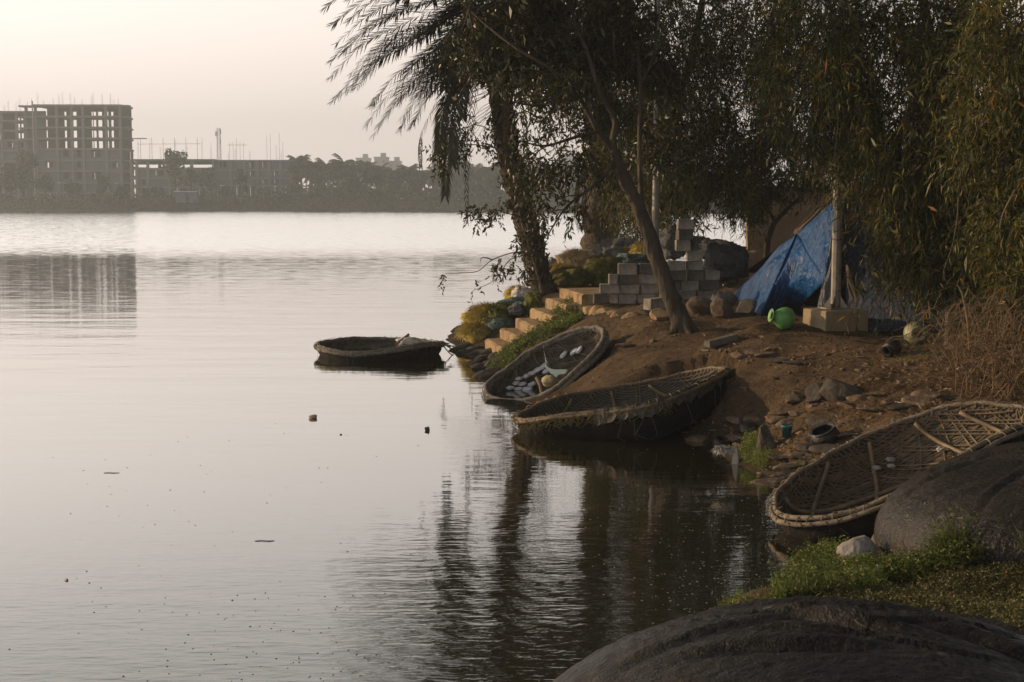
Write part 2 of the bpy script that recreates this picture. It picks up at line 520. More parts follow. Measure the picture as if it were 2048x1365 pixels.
# ------------------------------------------------------------------ the lake
def water_mat():
    m, n, l, b = mat_new('water')
    n.remove(b)
    t = n.new('ShaderNodeTexCoord')
    sp = n.new('ShaderNodeSeparateXYZ'); l.new(t.outputs['Object'], sp.inputs[0])
    def noise(sx, sy, det=3, rot=0.0):
        mp = n.new('ShaderNodeMapping'); mp.inputs['Scale'].default_value = (sx, sy, 1); mp.inputs['Rotation'].default_value = (0, 0, rot)
        l.new(t.outputs['Object'], mp.inputs[0])
        k = n.new('ShaderNodeTexNoise'); k.inputs['Scale'].default_value = 1; k.inputs['Detail'].default_value = det
        l.new(mp.outputs[0], k.inputs['Vector']); return k
    fine, mid, big = noise(5.0, 15.0, 3, .12), noise(1.1, 4.2, 3, .18), noise(.22, .8, 2)
    patch = noise(.02, .035, 2, .3)
    # wind ruffles the far half of the lake
    far = n.new('ShaderNodeMath'); far.operation = 'MULTIPLY_ADD'
    l.new(patch.outputs['Fac'], far.inputs[0]); far.inputs[1].default_value = 30; l.new(sp.outputs['Y'], far.inputs[2])
    fr = n.new('ShaderNodeMapRange'); fr.interpolation_type = 'SMOOTHSTEP'
    fr.inputs['From Min'].default_value, fr.inputs['From Max'].default_value = 88, 118
    l.new(far.outputs[0], fr.inputs['Value'])
    def mm(op, a, bb):
        k = n.new('ShaderNodeMath'); k.operation = op
        for i, s in enumerate((a, bb)):
            if isinstance(s, (int, float)): k.inputs[i].default_value = s
            else: l.new(s, k.inputs[i])
        return k.outputs[0]
    # a fresh breath of ripples close to the near bank
    nr = n.new('ShaderNodeMapRange'); nr.interpolation_type = 'SMOOTHSTEP'
    nr.inputs['From Min'].default_value, nr.inputs['From Max'].default_value = 15.5, 9.0
    l.new(sp.outputs['Y'], nr.inputs['Value'])
    xr = n.new('ShaderNodeMapRange'); xr.interpolation_type = 'SMOOTHSTEP'     # the cove under the bank lies in the lee
    xr.inputs['From Min'].default_value, xr.inputs['From Max'].default_value = .35, 1.5
    xr.inputs['To Min'].default_value, xr.inputs['To Max'].default_value = 1.0, .12
    l.new(sp.outputs['X'], xr.inputs['Value'])
    near = mm('MULTIPLY', nr.outputs[0], xr.outputs[0])
    mpw = n.new('ShaderNodeMapping'); mpw.inputs['Location'].default_value = (-3.2, -12.5, 0); l.new(t.outputs['Object'], mpw.inputs[0])
    wv = n.new('ShaderNodeTexWave'); wv.wave_type = 'RINGS'; wv.rings_direction = 'Z'; wv.inputs['Scale'].default_value = 1.25; wv.inputs['Distortion'].default_value = 3.0; wv.inputs['Detail'].default_value = 2.0
    l.new(mpw.outputs[0], wv.inputs['Vector'])
    wvh = mm('MULTIPLY', wv.outputs['Fac'], mm('MULTIPLY', near, .0014))
    h = mm('ADD', mm('ADD', wvh, mm('MULTIPLY', fine.outputs['Fac'], mm('ADD', .0007, mm('MULTIPLY', near, .0045)))),
           mm('ADD', mm('MULTIPLY', mid.outputs['Fac'], mm('ADD', .003, mm('MULTIPLY', near, .006))), mm('MULTIPLY', big.outputs['Fac'], .010)))
    bp = n.new('ShaderNodeBump'); bp.inputs['Strength'].default_value = 1; bp.inputs['Distance'].default_value = 1.0
    l.new(h, bp.inputs['Height'])
    # far off only the wave faces turned to the viewer show: tilt the normal by a noise of their slopes
    mpn = n.new('ShaderNodeMapping'); mpn.inputs['Scale'].default_value = (1.3, 3.1, 1); l.new(t.outputs['Object'], mpn.inputs[0])
    wn_ = n.new('ShaderNodeTexNoise'); wn_.inputs['Scale'].default_value = 1; wn_.inputs['Detail'].default_value = 2; l.new(mpn.outputs[0], wn_.inputs['Vector'])
    sc_ = n.new('ShaderNodeSeparateColor'); l.new(wn_.outputs['Color'], sc_.inputs[0])
    tx = mm('MULTIPLY', mm('MULTIPLY', mm('SUBTRACT', sc_.outputs[0], .5), .12), fr.outputs[0])
    ty = mm('MULTIPLY', mm('SUBTRACT', mm('MULTIPLY', mm('ABSOLUTE', mm('SUBTRACT', sc_.outputs[1], .42), 0), -.55), .02), fr.outputs[0])
    md = n.new('ShaderNodeMapRange'); md.interpolation_type = 'SMOOTHSTEP'; md.inputs['From Min'].default_value, md.inputs['From Max'].default_value = 24, 75
    l.new(sp.outputs['Y'], md.inputs['Value'])
    tx = mm('ADD', tx, mm('MULTIPLY', mm('SUBTRACT', sc_.outputs[0], .5), mm('MULTIPLY', md.outputs[0], .10)))
    ty = mm('ADD', ty, mm('MULTIPLY', mm('SUBTRACT', sc_.outputs[2], .52), mm('MULTIPLY', md.outputs[0], .075)))
    cv = n.new('ShaderNodeCombineXYZ'); l.new(tx, cv.inputs[0]); l.new(ty, cv.inputs[1])
    av = n.new('ShaderNodeVectorMath'); av.operation = 'ADD'; l.new(bp.outputs[0], av.inputs[0]); l.new(cv.outputs[0], av.inputs[1])
    nv = n.new('ShaderNodeVectorMath'); nv.operation = 'NORMALIZE'; l.new(av.outputs[0], nv.inputs[0])
    rg = mm('ADD', .02, mm('MULTIPLY', fr.outputs[0], .03))
    gl = n.new('ShaderNodeBsdfGlossy'); l.new(rg, gl.inputs['Roughness']); l.new(nv.outputs[0], gl.inputs['Normal'])
    gl.inputs['Color'].default_value = (1, 1, 1, 1)
    df = n.new('ShaderNodeBsdfDiffuse'); df.inputs['Color'].default_value = (.020, .0185, .009, 1)
    lw_ = n.new('ShaderNodeLayerWeight'); lw_.inputs['Blend'].default_value = .5
    fz = n.new('ShaderNodeMath'); fz.operation = 'POWER'; fz.inputs[1].default_value = 2.75; l.new(lw_.outputs['Facing'], fz.inputs[0])
    mx = n.new('ShaderNodeMixShader')
    l.new(fz.outputs[0], mx.inputs[0]); l.new(df.outputs[0], mx.inputs[1]); l.new(gl.outputs[0], mx.inputs[2])
    l.new(mx.outputs[0], n['Material Output'].inputs['Surface'])
    return m
lake = MB().add([(-480, -50, 0), (560, -50, 0), (560, 520, 0), (-480, 520, 0)], [(0, 1, 2, 3)]).build('water', water_mat())
tag(lake, kind='structure')
bed = MB().add([(-480, -50, -1.3), (560, -50, -1.3), (560, 520, -1.3), (-480, 520, -1.3)], [(0, 1, 2, 3)]).build('lake_bed', pm('mud', (.05, .04, .025), rough=1, bump=0))
tag(bed, kind='structure')

# ------------------------------------------------------------------ the far shore
FAR_L, FAR_R = G(0, 421.0, 0), G(1500, 427.5, 0)
def far_y(x):                       # the line of the far water's edge
    t = (x - FAR_L.x) / (FAR_R.x - FAR_L.x)
    return FAR_L.y + (FAR_R.y - FAR_L.y) * t
def far_z(X, Y):
    d = Y - far_y(X)
    z = np.interp(d, [-6, 0, 3, 9, 14, 20, 600], [-1.2, -.1, .7, 2.3, 2.7, 2.5, 2.5])
    w = .15 * np.sin(X * .7 + Y) + .12 * np.sin(X * 1.9 - Y * .7) + .1 * np.sin(X * 3.7 + 2)
    return z + np.where(d > 1, w, w * .3)
fx = np.linspace(-330, 330, 661)
fd = np.r_[np.linspace(-6, 22, 29), 40, 80, 160, 320, 560]
X_, D_ = np.meshgrid(fx, fd)
Y_ = D_ + far_y(X_)
v_ = np.c_[X_.ravel(), Y_.ravel(), far_z(X_, Y_).ravel()]
i_ = np.arange(X_.size).reshape(X_.shape)
f_ = np.c_[i_[:-1, :-1].ravel(), i_[:-1, 1:].ravel(), i_[1:, 1:].ravel(), i_[1:, :-1].ravel()]
M_FARGRASS = pm('bank_grass', (.035, .038, .014), (.085, .08, .035), rough=1, scale=.6, bump=.8, bscale=2, dist=.4)
tag(np_mesh('far_bank', v_, f_, M_FARGRASS, smooth=True), kind='structure')
# ------------------------------------------------------------------ unfinished buildings on the far shore
M_CONC = pm('raw_concrete', (.19, .185, .18), (.28, .27, .26), rough=.95, scale=.25, bump=.1)
M_CONC_D = pm('block_infill', (.14, .148, .165), (.20, .208, .225), rough=.95, scale=.3, bump=.1)
M_STEEL = pm('rusty_steel', (.10, .075, .06), (.16, .12, .1), rough=.8, scale=2, bump=0)
M_PALE = pm('pale_render', (.42, .43, .46), (.5, .5, .53), rough=.9, scale=.1, bump=0)
M_SHADE = pm('dark_interior', (.06, .055, .05), rough=1, bump=0)  # shade of the rooms put into the rear walls' colour
M_WHITE = pm('white_sheet', (.62, .62, .6), (.7, .7, .68), rough=.7, bump=0)

def zat(py, Y): return P(0, py, Y).z
def xat(px, Y): return P(px, 400, Y).x

def frame_building(root, px_cols, py_slabs, Y, depth, open_from, back_open, base_z=2.4, infill=(), slab_t=.55, skip_back=()):
    """concrete skeleton: front columns at px_cols, slabs at py_slabs (top first)"""
    xs = [xat(p, Y) for p in px_cols]
    zs = [zat(p, Y) for p in py_slabs]
    x0, x1 = xs[0], xs[-1]
    for i, z in enumerate(zs):
        MB().box(((x0 + x1) / 2, Y + depth / 2, z - slab_t / 2), (x1 - x0 + .9, depth + .9, slab_t)).build('floor_slab', M_CONC, root)
    zt = zs[0] - slab_t
    for x in xs:
        MB().box((x, Y + .25, (base_z + zt) / 2), (.75, .7, zt - base_z)).build('column', M_CONC, root)
        zr = zs[open_from] - slab_t if open_from < len(zs) else zt
        MB().box((x, Y + depth - .25, (base_z + zr) / 2), (.7, .7, zr - base_z)).build('column', M_CONC, root)
    zz = zs + [base_z]
    for k in range(len(zs)):
        top, bot = zz[k] - slab_t, zz[k + 1]
        if top - bot < .6:
            continue
        for c in range(len(xs) - 1):
            a, b = xs[c] + .4, xs[c + 1] - .4
            if k >= open_from:
                # blockwork between the columns, a dark window opening in each bay
                if (k, c) in infill:
                    MB().box(((a + b) / 2, Y + .55, (top + bot) / 2), (b - a, .2, top - bot)).build('infill_wall', M_CONC_D, root)
                else:
                    w, h = (b - a), (top - bot)
                    m = MB()
                    m.box((a + w * .14, Y + .55, (top + bot) / 2), (w * .28, .2, h))
                    m.box((b - w * .12, Y + .55, (top + bot) / 2), (w * .24, .2, h))
                    m.box((a + w * .52, Y + .55, bot + h * .14), (w * .478, .2, h * .28))
                    m.build('infill_wall', M_CONC_D, root)
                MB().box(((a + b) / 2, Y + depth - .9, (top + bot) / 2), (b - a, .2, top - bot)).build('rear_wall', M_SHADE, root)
        if k < open_from:
            # the open floors: one rear wall with gaps the sky shows through
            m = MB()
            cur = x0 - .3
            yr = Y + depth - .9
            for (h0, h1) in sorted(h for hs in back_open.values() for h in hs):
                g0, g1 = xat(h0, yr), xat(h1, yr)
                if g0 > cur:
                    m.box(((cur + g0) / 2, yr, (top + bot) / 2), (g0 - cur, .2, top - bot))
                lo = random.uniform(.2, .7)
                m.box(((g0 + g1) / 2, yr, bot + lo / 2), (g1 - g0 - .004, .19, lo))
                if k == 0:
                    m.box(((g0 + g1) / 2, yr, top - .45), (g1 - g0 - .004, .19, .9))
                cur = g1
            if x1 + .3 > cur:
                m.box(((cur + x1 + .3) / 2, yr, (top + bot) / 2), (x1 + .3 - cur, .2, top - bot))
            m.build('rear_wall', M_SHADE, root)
    return xs, zs

def rebars(root, x0, x1, y, z, n, hmax):
    for i in range(n):
        x = x0 + (x1 - x0) * (i + random.uniform(.1, .9)) / n
        m = MB()
        h = hmax * random.uniform(.35, 1)
        for dx, dy in ((0, 0), (.28, .1), (.12, .3)):
            m.tube([(x + dx, y + dy, z), (x + dx + random.uniform(-.15, .15), y + dy, z + h * random.uniform(.7, 1))], .02, 4)
        m.build('reinforcing_bar', M_STEEL, root)

Yb = 432
ZP = lambda y: 150 + y / 3.2
tb = thing('tall_building', 'tall unfinished concrete apartment block with open upper floors on the far shore', 'building', (-131, Yb, 2.4))
slabs = [ZP(y) for y in (190, 262, 332, 402, 470, 542, 610, 685, 750)]
xs, zs = frame_building(tb, [76, 118, 148, 170, 216, 244], slabs, Yb, 13, 4,
                        {1: [(134, 138)], 2: [(150, 158)], 3: [(188, 190.5), (192, 197), (201, 209)], 4: [(218, 221.5), (227, 231.5)]},
                        infill={(4, 0), (5, 3), (5, 1), (6, 4), (7, 3), (7, 4), (6, 0), (4, 4)})
for z in zs[:5]:
    MB().box((xs[-1] + 1.4, Yb + 2.5, z - .3), (1.9, 3.5, .45)).build('balcony_slab', M_CONC, tb)
    MB().box((xs[0] - 3.2, Yb + 5, z - .3), (5.5, 5, .45)).build('balcony_slab', M_CONC, tb)
m = MB().box((xs[0] - 4.4, Yb + 5, (2.4 + zs[0]) / 2), (.7, .7, zs[0] - 2.4 - 1))
m.box((xs[0] - 2.4, Yb + 7.4, (2.4 + zs[0]) / 2 - .6), (6.5, .25, zs[0] - 4.2))
m.build('side_wall', M_CONC_D, tb)
MB().tube([(xs[0] - .6, Yb - .6, 2.4), (xs[0] - .6, Yb - .6, zs[0] + 1)], .22, 6).build('scaffold_post', M_PALE, tb)
MB().box((xs[-1] + 3.5, Yb + 2, zs[3] - .2), (7.5, 2.5, .18)).build('scaffold_deck', M_STEEL, tb)
rebars(tb, xs[0] - 3, xs[-1], Yb + 4, zs[0], 15, 4.5)

lb = thing('low_building', 'unfinished concrete block cut off by the left edge of the photo', 'building', (-158, Yb + 6, 2.4))
xs2, zs2 = frame_building(lb, [-70, -30, 8, 38, 55], [ZP(y) for y in (232, 290, 352, 415, 480, 550, 620, 700)], Yb + 6, 11, 3, {0: [(-60, -50)], 1: [(-6, -2), (2, 5)], 2: [], 3: [(40, 45), (48, 52)]}, infill={(3, 1), (4, 2), (5, 1)})
rebars(lb, xs2[0], xs2[-1], Yb + 9, zs2[0], 12, 5)

Yl = 424
wb = thing('low_building', 'long low unfinished block with an open top floor behind the round tree', 'building', (-105, Yl, 2.4))
xs3, zs3 = frame_building(wb, [264, 275, 297, 340, 385, 428], [ZP(y) for y in (540, 598, 660, 715)], Yl, 12, 1,
                          {0: [(266, 273)], 1: [(277, 295)], 2: [(300, 318), (324, 336)], 3: [(345, 382)], 4: [(388, 426)]}, infill={(1, 1), (1, 3), (2, 2), (2, 4), (1, 4)}, slab_t=.45)
rebars(wb, xs3[0], xs3[-1], Yl + 3, zs3[0], 7, 8)
m = MB()
for i in range(6):
    x = xs3[1] + 3.4 * i
    m.tube([(x, Yl + 5, zs3[0]), (x, Yl + 5, zs3[0] + 6.5)], .06, 4)
m.tube([(xs3[1] - 1, Yl + 5, zs3[0] + 4.6), (xs3[1] + 18, Yl + 5, zs3[0] + 4.7)], .06, 4)
m.build('scaffold_frame', M_STEEL, wb)
eb = thing('low_building', 'long low unfinished block with blue grey walls beside the dark palms', 'building', (-75, Yl + 1, 2.4))
xs4, zs4 = frame_building(eb, [430, 462, 490, 516, 540, 562, 584], [ZP(y) for y in (545, 606, 660, 705)], Yl + 1, 12, 0, {}, infill={(0, 1), (0, 4), (1, 0), (1, 3), (2, 2), (2, 5), (0, 5), (1, 5), (2, 0)}, slab_t=.4)
rebars(eb, xs4[0], xs4[-1], Yl + 4, zs4[0], 5, 6)
m = MB()
for x in (456, 463, 470, 477, 484, 531, 538, 556, 563):
    m.tube([(xat(x, Yl), Yl + 4, zs4[0]), (xat(x, Yl), Yl + 4, zs4[0] + random.uniform(5, 8.5))], .05, 4)
m.tube([(xat(452, Yl), Yl + 4, zs4[0] + 4.5), (xat(490, Yl), Yl + 4, zs4[0] + 4.5)], .07, 4)
m.build('scaffold_frame', M_STEEL, eb)

# lattice mast
Ym = 640
mast = thing('lattice_mast', 'pale lattice telecom mast rising behind the low unfinished blocks', 'mast', (xat(440, Ym), Ym, 2.4))
zt = zat(257, Ym)
x0 = xat(440, Ym)
m = MB()
for a in range(4):
    sx, sy = (-1 if a & 1 else 1), (-1 if a & 2 else 1)
    m.tube([(x0 + sx * 1.1, Ym + sy * 1.1, 2.4), (x0 + sx * .6, Ym + sy * .6, zt)], .10, 5)
nb = 16
for k in range(nb):
    z0, z1 = 2.4 + (zt - 2.4) * k / nb, 2.4 + (zt - 2.4) * (k + 1) / nb
    w0, w1 = 1.1 - .5 * k / nb, 1.1 - .5 * (k + 1) / nb
    for s in (-1, 1):
        m.tube([(x0 - w0, Ym + s * w0, z0), (x0 + w1, Ym + s * w1, z1)], .05, 4)
        m.tube([(x0 + w0, Ym + s * w0, z0), (x0 - w1, Ym + s * w1, z1)], .05, 4)
        m.tube([(x0 - w1, Ym + s * w1, z1), (x0 + w1, Ym + s * w1, z1)], .05, 4)
m.build('lattice', M_PALE, mast)
for dz, dx in ((-1.5, 1), (-2.5, -1), (-6, .9)):
    MB().box((x0 + dx, Ym - 1, zt + dz), (.5, .4, 2.2)).build('antenna', M_PALE, mast)

# pale towers of the town far behind
M_GLASSY = pm('far_windows', (.22, .25, .3), rough=.3, bump=0)
for (p0, p1, top, Y, lab) in [(713, 738, 318, 830, 'small pale flat roofed block peeping over the palms, left of the blue one'), (749, 774, 316, 820, 'pale blue flat roofed block peeping over the far palms'),
                              (778, 800, 324, 840, 'low white roof peeping over the palms, right of the blue block'),
                              (865, 930, 284, 900, 'tall pale tower block behind the hanging palm frond'), (1120, 1160, 312, 880, 'pale distant block seen between the palm and the forked tree')]:
    xa, xb, zt = xat(p0, Y), xat(p1, Y), zat(top, Y)
    r = thing('tower_block', lab, 'building', ((xa + xb) / 2, Y, 2.4), 'pale blocks of the far town')
    MB().box(((xa + xb) / 2, Y + 8, (zt + 2.4) / 2), (xb - xa, 16, zt - 2.4)).build('wall', M_PALE, r)
    MB().box(((xa + xb) / 2, Y + 8, zt + .3), (xb - xa + .6, 16.6, .6)).build('roof', M_PALE, r)
    MB().box(((xa + xb) / 2 + 1, Y + 8, zt + 1.8), (3, 3, 2.4)).build('roof_tank', M_PALE, r)
    nx = max(2, int((xb - xa) / 3.2))
    k = 0
    z = zt - 2.2
    while z > zt - 14:
        for i in range(nx):
            x = xa + (xb - xa) * (i + .5) / nx
            MB().box((x, Y - .05, z), (1.4, .12, 1.3)).build('window', M_GLASSY, r)
            k += 1
        z -= 3.2

# sheds and lamps along the embankment
for (p0, p1, y0, y1, lab) in [(351, 371, 384, 391, 'long white shed roof under the round far tree'), (378, 394, 384.5, 391, 'short white shed right of the longer one on the far bank'), (795, 830, 399, 404, 'low pale wall on the far bank under the palms')]:
    Y = 399
    xa, xb = xat(p0, Y), xat(p1, Y)
    r = thing('shed', lab, 'shed', ((xa + xb) / 2, Y, 2.4))
    MB().box(((xa + xb) / 2, Y + 1.6, (zat(y0, Y) + 2.3) / 2), (xb - xa, 3, zat(y0, Y) - 2.3)).build('wall', M_CONC_D, r)
    MB().box(((xa + xb) / 2, Y + 1.3, zat(y0, Y) + .1), (xb - xa + .6, 4.2, .22)).build('roof', M_WHITE, r)
lamp0 = None
for (px, py, lab) in [(112, 366, 'leftmost street lamp on the far bank, before the tall block'), (225, 368, 'street lamp on the far bank under the right end of the tall block'), (338, 370, 'street lamp on the far bank left of the round tree'),
                 (435, 372, 'street lamp on the far bank below the lattice mast'), (543, 374, 'rightmost street lamp on the far bank, before the long low block')]:
    p = P(px, py, far_y(xat(px, 390)) + 10)
    zb = 2.2
    if lamp0 is None:
        lamp0 = thing('street_lamp', lab, 'street lamp', (p.x, p.y, zb), 'street lamps on the far bank')
        h = p.z - zb
        MB().tube([(p.x, p.y, zb), (p.x, p.y, zb + h)], [.11, .07], 6).build('pole', M_CONC, lamp0)
        MB().tube([(p.x, p.y, zb + h - .05), (p.x + .5, p.y - .2, zb + h + .12), (p.x + 1.0, p.y - .4, zb + h + .12)], .06, 5).build('arm', M_CONC, lamp0)
        MB().box((p.x + 1.1, p.y - .42, zb + h + .05), (.8, .3, .2)).build('lamp_head', M_WHITE, lamp0)
        lamp_h = h
    else:
        o = copy_tree(lamp0)
        o.location = (p.x, p.y, p.z - lamp_h)
        o['label'] = lab

# ------------------------------------------------------------------ foliage tools
def leaves(pos, dirs, length, width, fold=.25, droop=.15, seed=0):
    """a folded pointed leaf (two quads... one diamond pair) per row; returns verts, quads"""
    r = np.random.default_rng(seed)
    n = len(pos)
    d = dirs / np.maximum(np.linalg.norm(dirs, axis=1, keepdims=True), 1e-6)
    q = r.normal(size=(n, 3))
    s = np.cross(d, q)
    s /= np.maximum(np.linalg.norm(s, axis=1, keepdims=True), 1e-6)
    up = np.cross(s, d)
    L = (length * r.uniform(.65, 1.25, n))[:, None]
    Wd = (width * r.uniform(.7, 1.25, n))[:, None]
    mid = pos + d * L * .45 - np.array([0, 0, 1]) * L * droop * .3
    tip = pos + d * L - np.array([0, 0, 1]) * L * droop
    v = np.stack([pos, mid + s * Wd * .5 + up * Wd * fold, tip, mid - s * Wd * .5 + up * Wd * fold], axis=1).reshape(-1, 3)
    f = np.arange(n * 4).reshape(n, 4)
    return v, f
def in_blob(n, c, r, rg, hollow=.25):
    u = rg.normal(size=(n, 3))
    u /= np.linalg.norm(u, axis=1, keepdims=True)
    rad = rg.uniform(hollow, 1, n) ** .45
    return np.asarray(c) + u * rad[:, None] * np.asarray(r)

# far trees: trunk and a crown of coarse leaf clumps
M_FARLEAF = leaf_mat('far_leaves', [(0, (.025, .034, .014)), (.6, (.065, .078, .03)), (1, (.13, .135, .06))], trans=.15, rough=.8)
M_BARK = pm('bark', (.075, .055, .04), (.16, .125, .095), rough=.95, scale=3, bump=.9, bscale=9, stretch=(1, 1, .25), dist=.05)
M_BARK_FAR = pm('far_bark', (.09, .075, .06), (.15, .12, .1), rough=1, scale=1, bump=0)
def far_tree(px, pb, pt, wpx, Y, lab, n=900, group='broad trees on the far shore', lobes=6, ls=.9):
    rg = np.random.default_rng(int(px * 7))
    b = P(px, 400, Y); zb = 2.4
    top = zat(pt, Y); R = wpx / 2 * Y / FPX
    r = thing('broad_tree', lab, 'tree', (b.x, Y, zb), group)
    MB().tube([(b.x, Y, zb - .2), (b.x + .2, Y, zb + (top - zb) * .35), (b.x, Y, zb + (top - zb) * .7)], [.35, .25, .12], 6).build('trunk', M_BARK_FAR, r)
    vs, fs, k = [], [], 0
    for i in range(lobes):
        cz = zb + (top - zb) * rg.uniform(.35, .85)
        wz = 1 - abs((cz - zb) / (top - zb) - .5)
        c = (b.x + rg.uniform(-.6, .6) * R * wz, Y + rg.uniform(-.6, .6) * R, cz)
        rr = rg.uniform(.3, .55) * R
        m_ = n // lobes
        p = in_blob(m_, c, (rr, rr, min(rr, (top - cz) + .3)), rg)
        v, f = leaves(p, rg.normal(size=(m_, 3)), ls, ls * .55, seed=i + int(px))
        vs.append(v); fs.append(f + k); k += len(v)
    np_mesh('crown', np.vstack(vs), np.vstack(fs), M_FARLEAF, r)
for a in [(350, 400, 290, 70, 404, 'large round headed tree standing before the low far blocks'), (12, 400, 318, 66, 408, 'broad dark tree at the left edge below the cut off block'),
          (55, 400, 300, 62, 410, 'bushy dark tree under the left corner of the tall block'), (90, 400, 345, 40, 404, 'low shrubby tree before the first floors of the tall block'),
          (150, 400, 362, 50, 404, 'wide shrub below the middle of the tall block'), (205, 400, 352, 40, 404, 'pointed shrub before the right bay of the tall block'), (245, 400, 372, 30, 402, 'small shrub at the right foot of the tall block'),
          (412, 400, 330, 46, 404, 'dense dark tree just right of the round tree'), (484, 400, 333, 28, 404, 'narrow dark cypress like tree before the long low block'), (590, 400, 345, 34, 402, 'leafy tree at the right end of the long low block'),
          (382, 400, 300, 34, 406, 'slim leaning tree touching the round tree'), (455, 400, 375, 34, 402, 'low shrub at the foot of the lattice mast'), (525, 400, 378, 40, 402, 'low shrub before the long low block'), (310, 400, 376, 36, 402, 'low shrub left of the round tree'),
          (640, 400, 338, 44, 396, 'round dark tree at the left end of the palm grove'), (705, 400, 346, 50, 392, 'broad dark tree in the grove left of the pale blue far block'), (790, 400, 342, 46, 386, 'tall bushy tree in the grove right of the pale blue far block'),
          (835, 400, 336, 34, 384, 'narrow tree in the grove just left of the tall pale tower'), (905, 400, 340, 60, 380, 'wide dark tree in the grove under the tall pale tower'), (735, 400, 378, 40, 382, 'pale green low tree at the edge of the far grove'), (980, 400, 338, 60, 376, 'wide dark tree seen behind the date palm trunk'), (1100, 400, 340, 70, 368, 'wide dark tree seen between the two palm trunks')]:
    far_tree(*a, n=1300 if a[3] > 55 else 600)

# the far palm grove
def palm_frond(m, base, az, el0, L, nl, droop, lw, ll, seg=7):
    pts = []
    p = Vector(base); el = el0
    for k in range(seg + 1):
        pts.append(p.copy())
        d = Vector((math.cos(az) * math.cos(el), math.sin(az) * math.cos(el), math.sin(el)))
        p = p + d * (L / seg)
        el -= droop / seg * (.5 + k / seg)
    m.tube(pts, [lw * 1.2 * (1 - .8 * k / seg) for k in range(seg + 1)], 3, cap=False)
    side = Vector((-math.sin(az), math.cos(az), 0))
    for i in range(nl):
        t = .12 + .88 * i / nl
        a = t * seg; k = min(int(a), seg - 1)
        q = pts[k].lerp(pts[k + 1], a - k)
        tn = norm(pts[k + 1] - pts[k])
        l_ = ll * (math.sin(min(t * 2.2 + .35, 2.6)) * .75 + .3)
        for s in (-1, 1):
            d = norm(side * s + tn * .75 + Vector((0, 0, -.42)))
            w = norm(tn) * lw * .8
            e_ = q + d * l_
            m.add([q - w, q + w, e_ + w * .3 + Vector((0, 0, -l_ * .12)), e_ - w * .3 + Vector((0, 0, -l_ * .12))], [(0, 1, 2, 3)])
    return pts
palm_src = []
for s in range(4):
    random.seed(40 + s)
    h = random.uniform(8, 11)
    r = thing('coconut_palm', 'coconut palm in the hazy grove across the lake', 'palm tree', (0, 0, 0), 'coconut palms in the far grove')
    bend = random.uniform(-.8, .8)
    MB().tube([(0, 0, -.3), (bend * .4, 0, h * .5), (bend, .2, h)], [.3, .22, .18], 6).build('trunk', M_BARK_FAR, r)
    m = MB()
    for k in range(19):
        palm_frond(m, (bend, .2, h), 2 * math.pi * k / 19 + random.uniform(-.2, .2), random.uniform(-.35, 1.3), random.uniform(3.2, 4.4), 10, random.uniform(1.0, 1.9), .26, 1.5, 5)
    m.build('crown', M_FARLEAF, r)
    palm_src.append(r)
random.seed(77)
k = 0
for row, (Yp, step, base) in enumerate([(412, 17, 0), (424, 19, 8), (440, 22, 3)]):
    px = 598 + base
    while px < 1500:
        X = xat(px + random.uniform(-7, 7), Yp)
        Yq = far_y(X) + 30 + row * 14 + random.uniform(-4, 4)
        top = 326 + random.uniform(-14, 18) + (8 if px > 700 else 0) + (6 if px > 900 else 0) - row * 3
        ht = zat(top, Yq) - 2.4
        src = palm_src[k % 4]
        o = src if k < 4 else copy_tree(src)
        o.location = (xat(px, Yq) + random.uniform(-.5, .5), Yq, 2.3)
        o.rotation_euler.z = random.uniform(0, 6.28)
        s = ht / 12.5
        o.scale = (s * 1.05, s * 1.05, s)
        k += 1
        px += step * random.uniform(.75, 1.3) * 1.15
# scrub under the palms and along the bank, one mass
rg = np.random.default_rng(3)
n = 30000
X = np.r_[rg.uniform(-175, 110, 11000), rg.uniform(-66, 110, 19000)]
D = rg.uniform(13, 75, n) * np.where(X < xat(590, 420), .45, 1)
hh = 1.3 + 1.1 * np.sin(X * .35) + .9 * np.sin(X * 1.1 + 1) + np.where(X > xat(590, 420), 1.6 + D * .035, .2)
pos = np.c_[X, far_y(X) + D, 2.4 + rg.uniform(0, 1, n) * np.maximum(hh, .5)]
v, f = leaves(pos, rg.normal(size=(n, 3)), 1.1, .8, seed=4)
tag(np_mesh('far_scrub', v, f, M_FARLEAF), kind='stuff')
n = 26000
X = rg.uniform(-175, 110, n)
D = rg.uniform(.6, 13, n)
pos = np.c_[X, far_y(X) + D, far_z(X, far_y(X) + D)]
v, f = leaves(pos, rg.normal(size=(n, 3)) * [.5, .5, .3] + [0, 0, .9], .55, .3, droop=0, seed=8)
M_REED = leaf_mat('reeds', [(0, (.03, .033, .012)), (.6, (.055, .056, .022)), (1, (.10, .09, .04))], trans=.2, rough=.9)
tag(np_mesh('far_reeds', v, f, M_REED), kind='stuff')

# ------------------------------------------------------------------ the hazy air over the lake
hz = MB().box((40, 480, 29), (1060, 1080, 64)).build('haze', None)
hm = bpy.data.materials.new('hazy_air')
hm.use_nodes = True
hm.node_tree.nodes.remove(hm.node_tree.nodes['Principled BSDF'])
pv = hm.node_tree.nodes.new('ShaderNodeVolumePrincipled')
pv.inputs['Color'].default_value = (.72, .82, .92, 1)
pv.inputs['Density'].default_value = 0.00082
pv.inputs['Anisotropy'].default_value = 0.2
hm.node_tree.links.new(pv.outputs[0], hm.node_tree.nodes['Material Output'].inputs['Volume'])
hz.data.materials.append(hm)
tag(hz, kind='stuff')
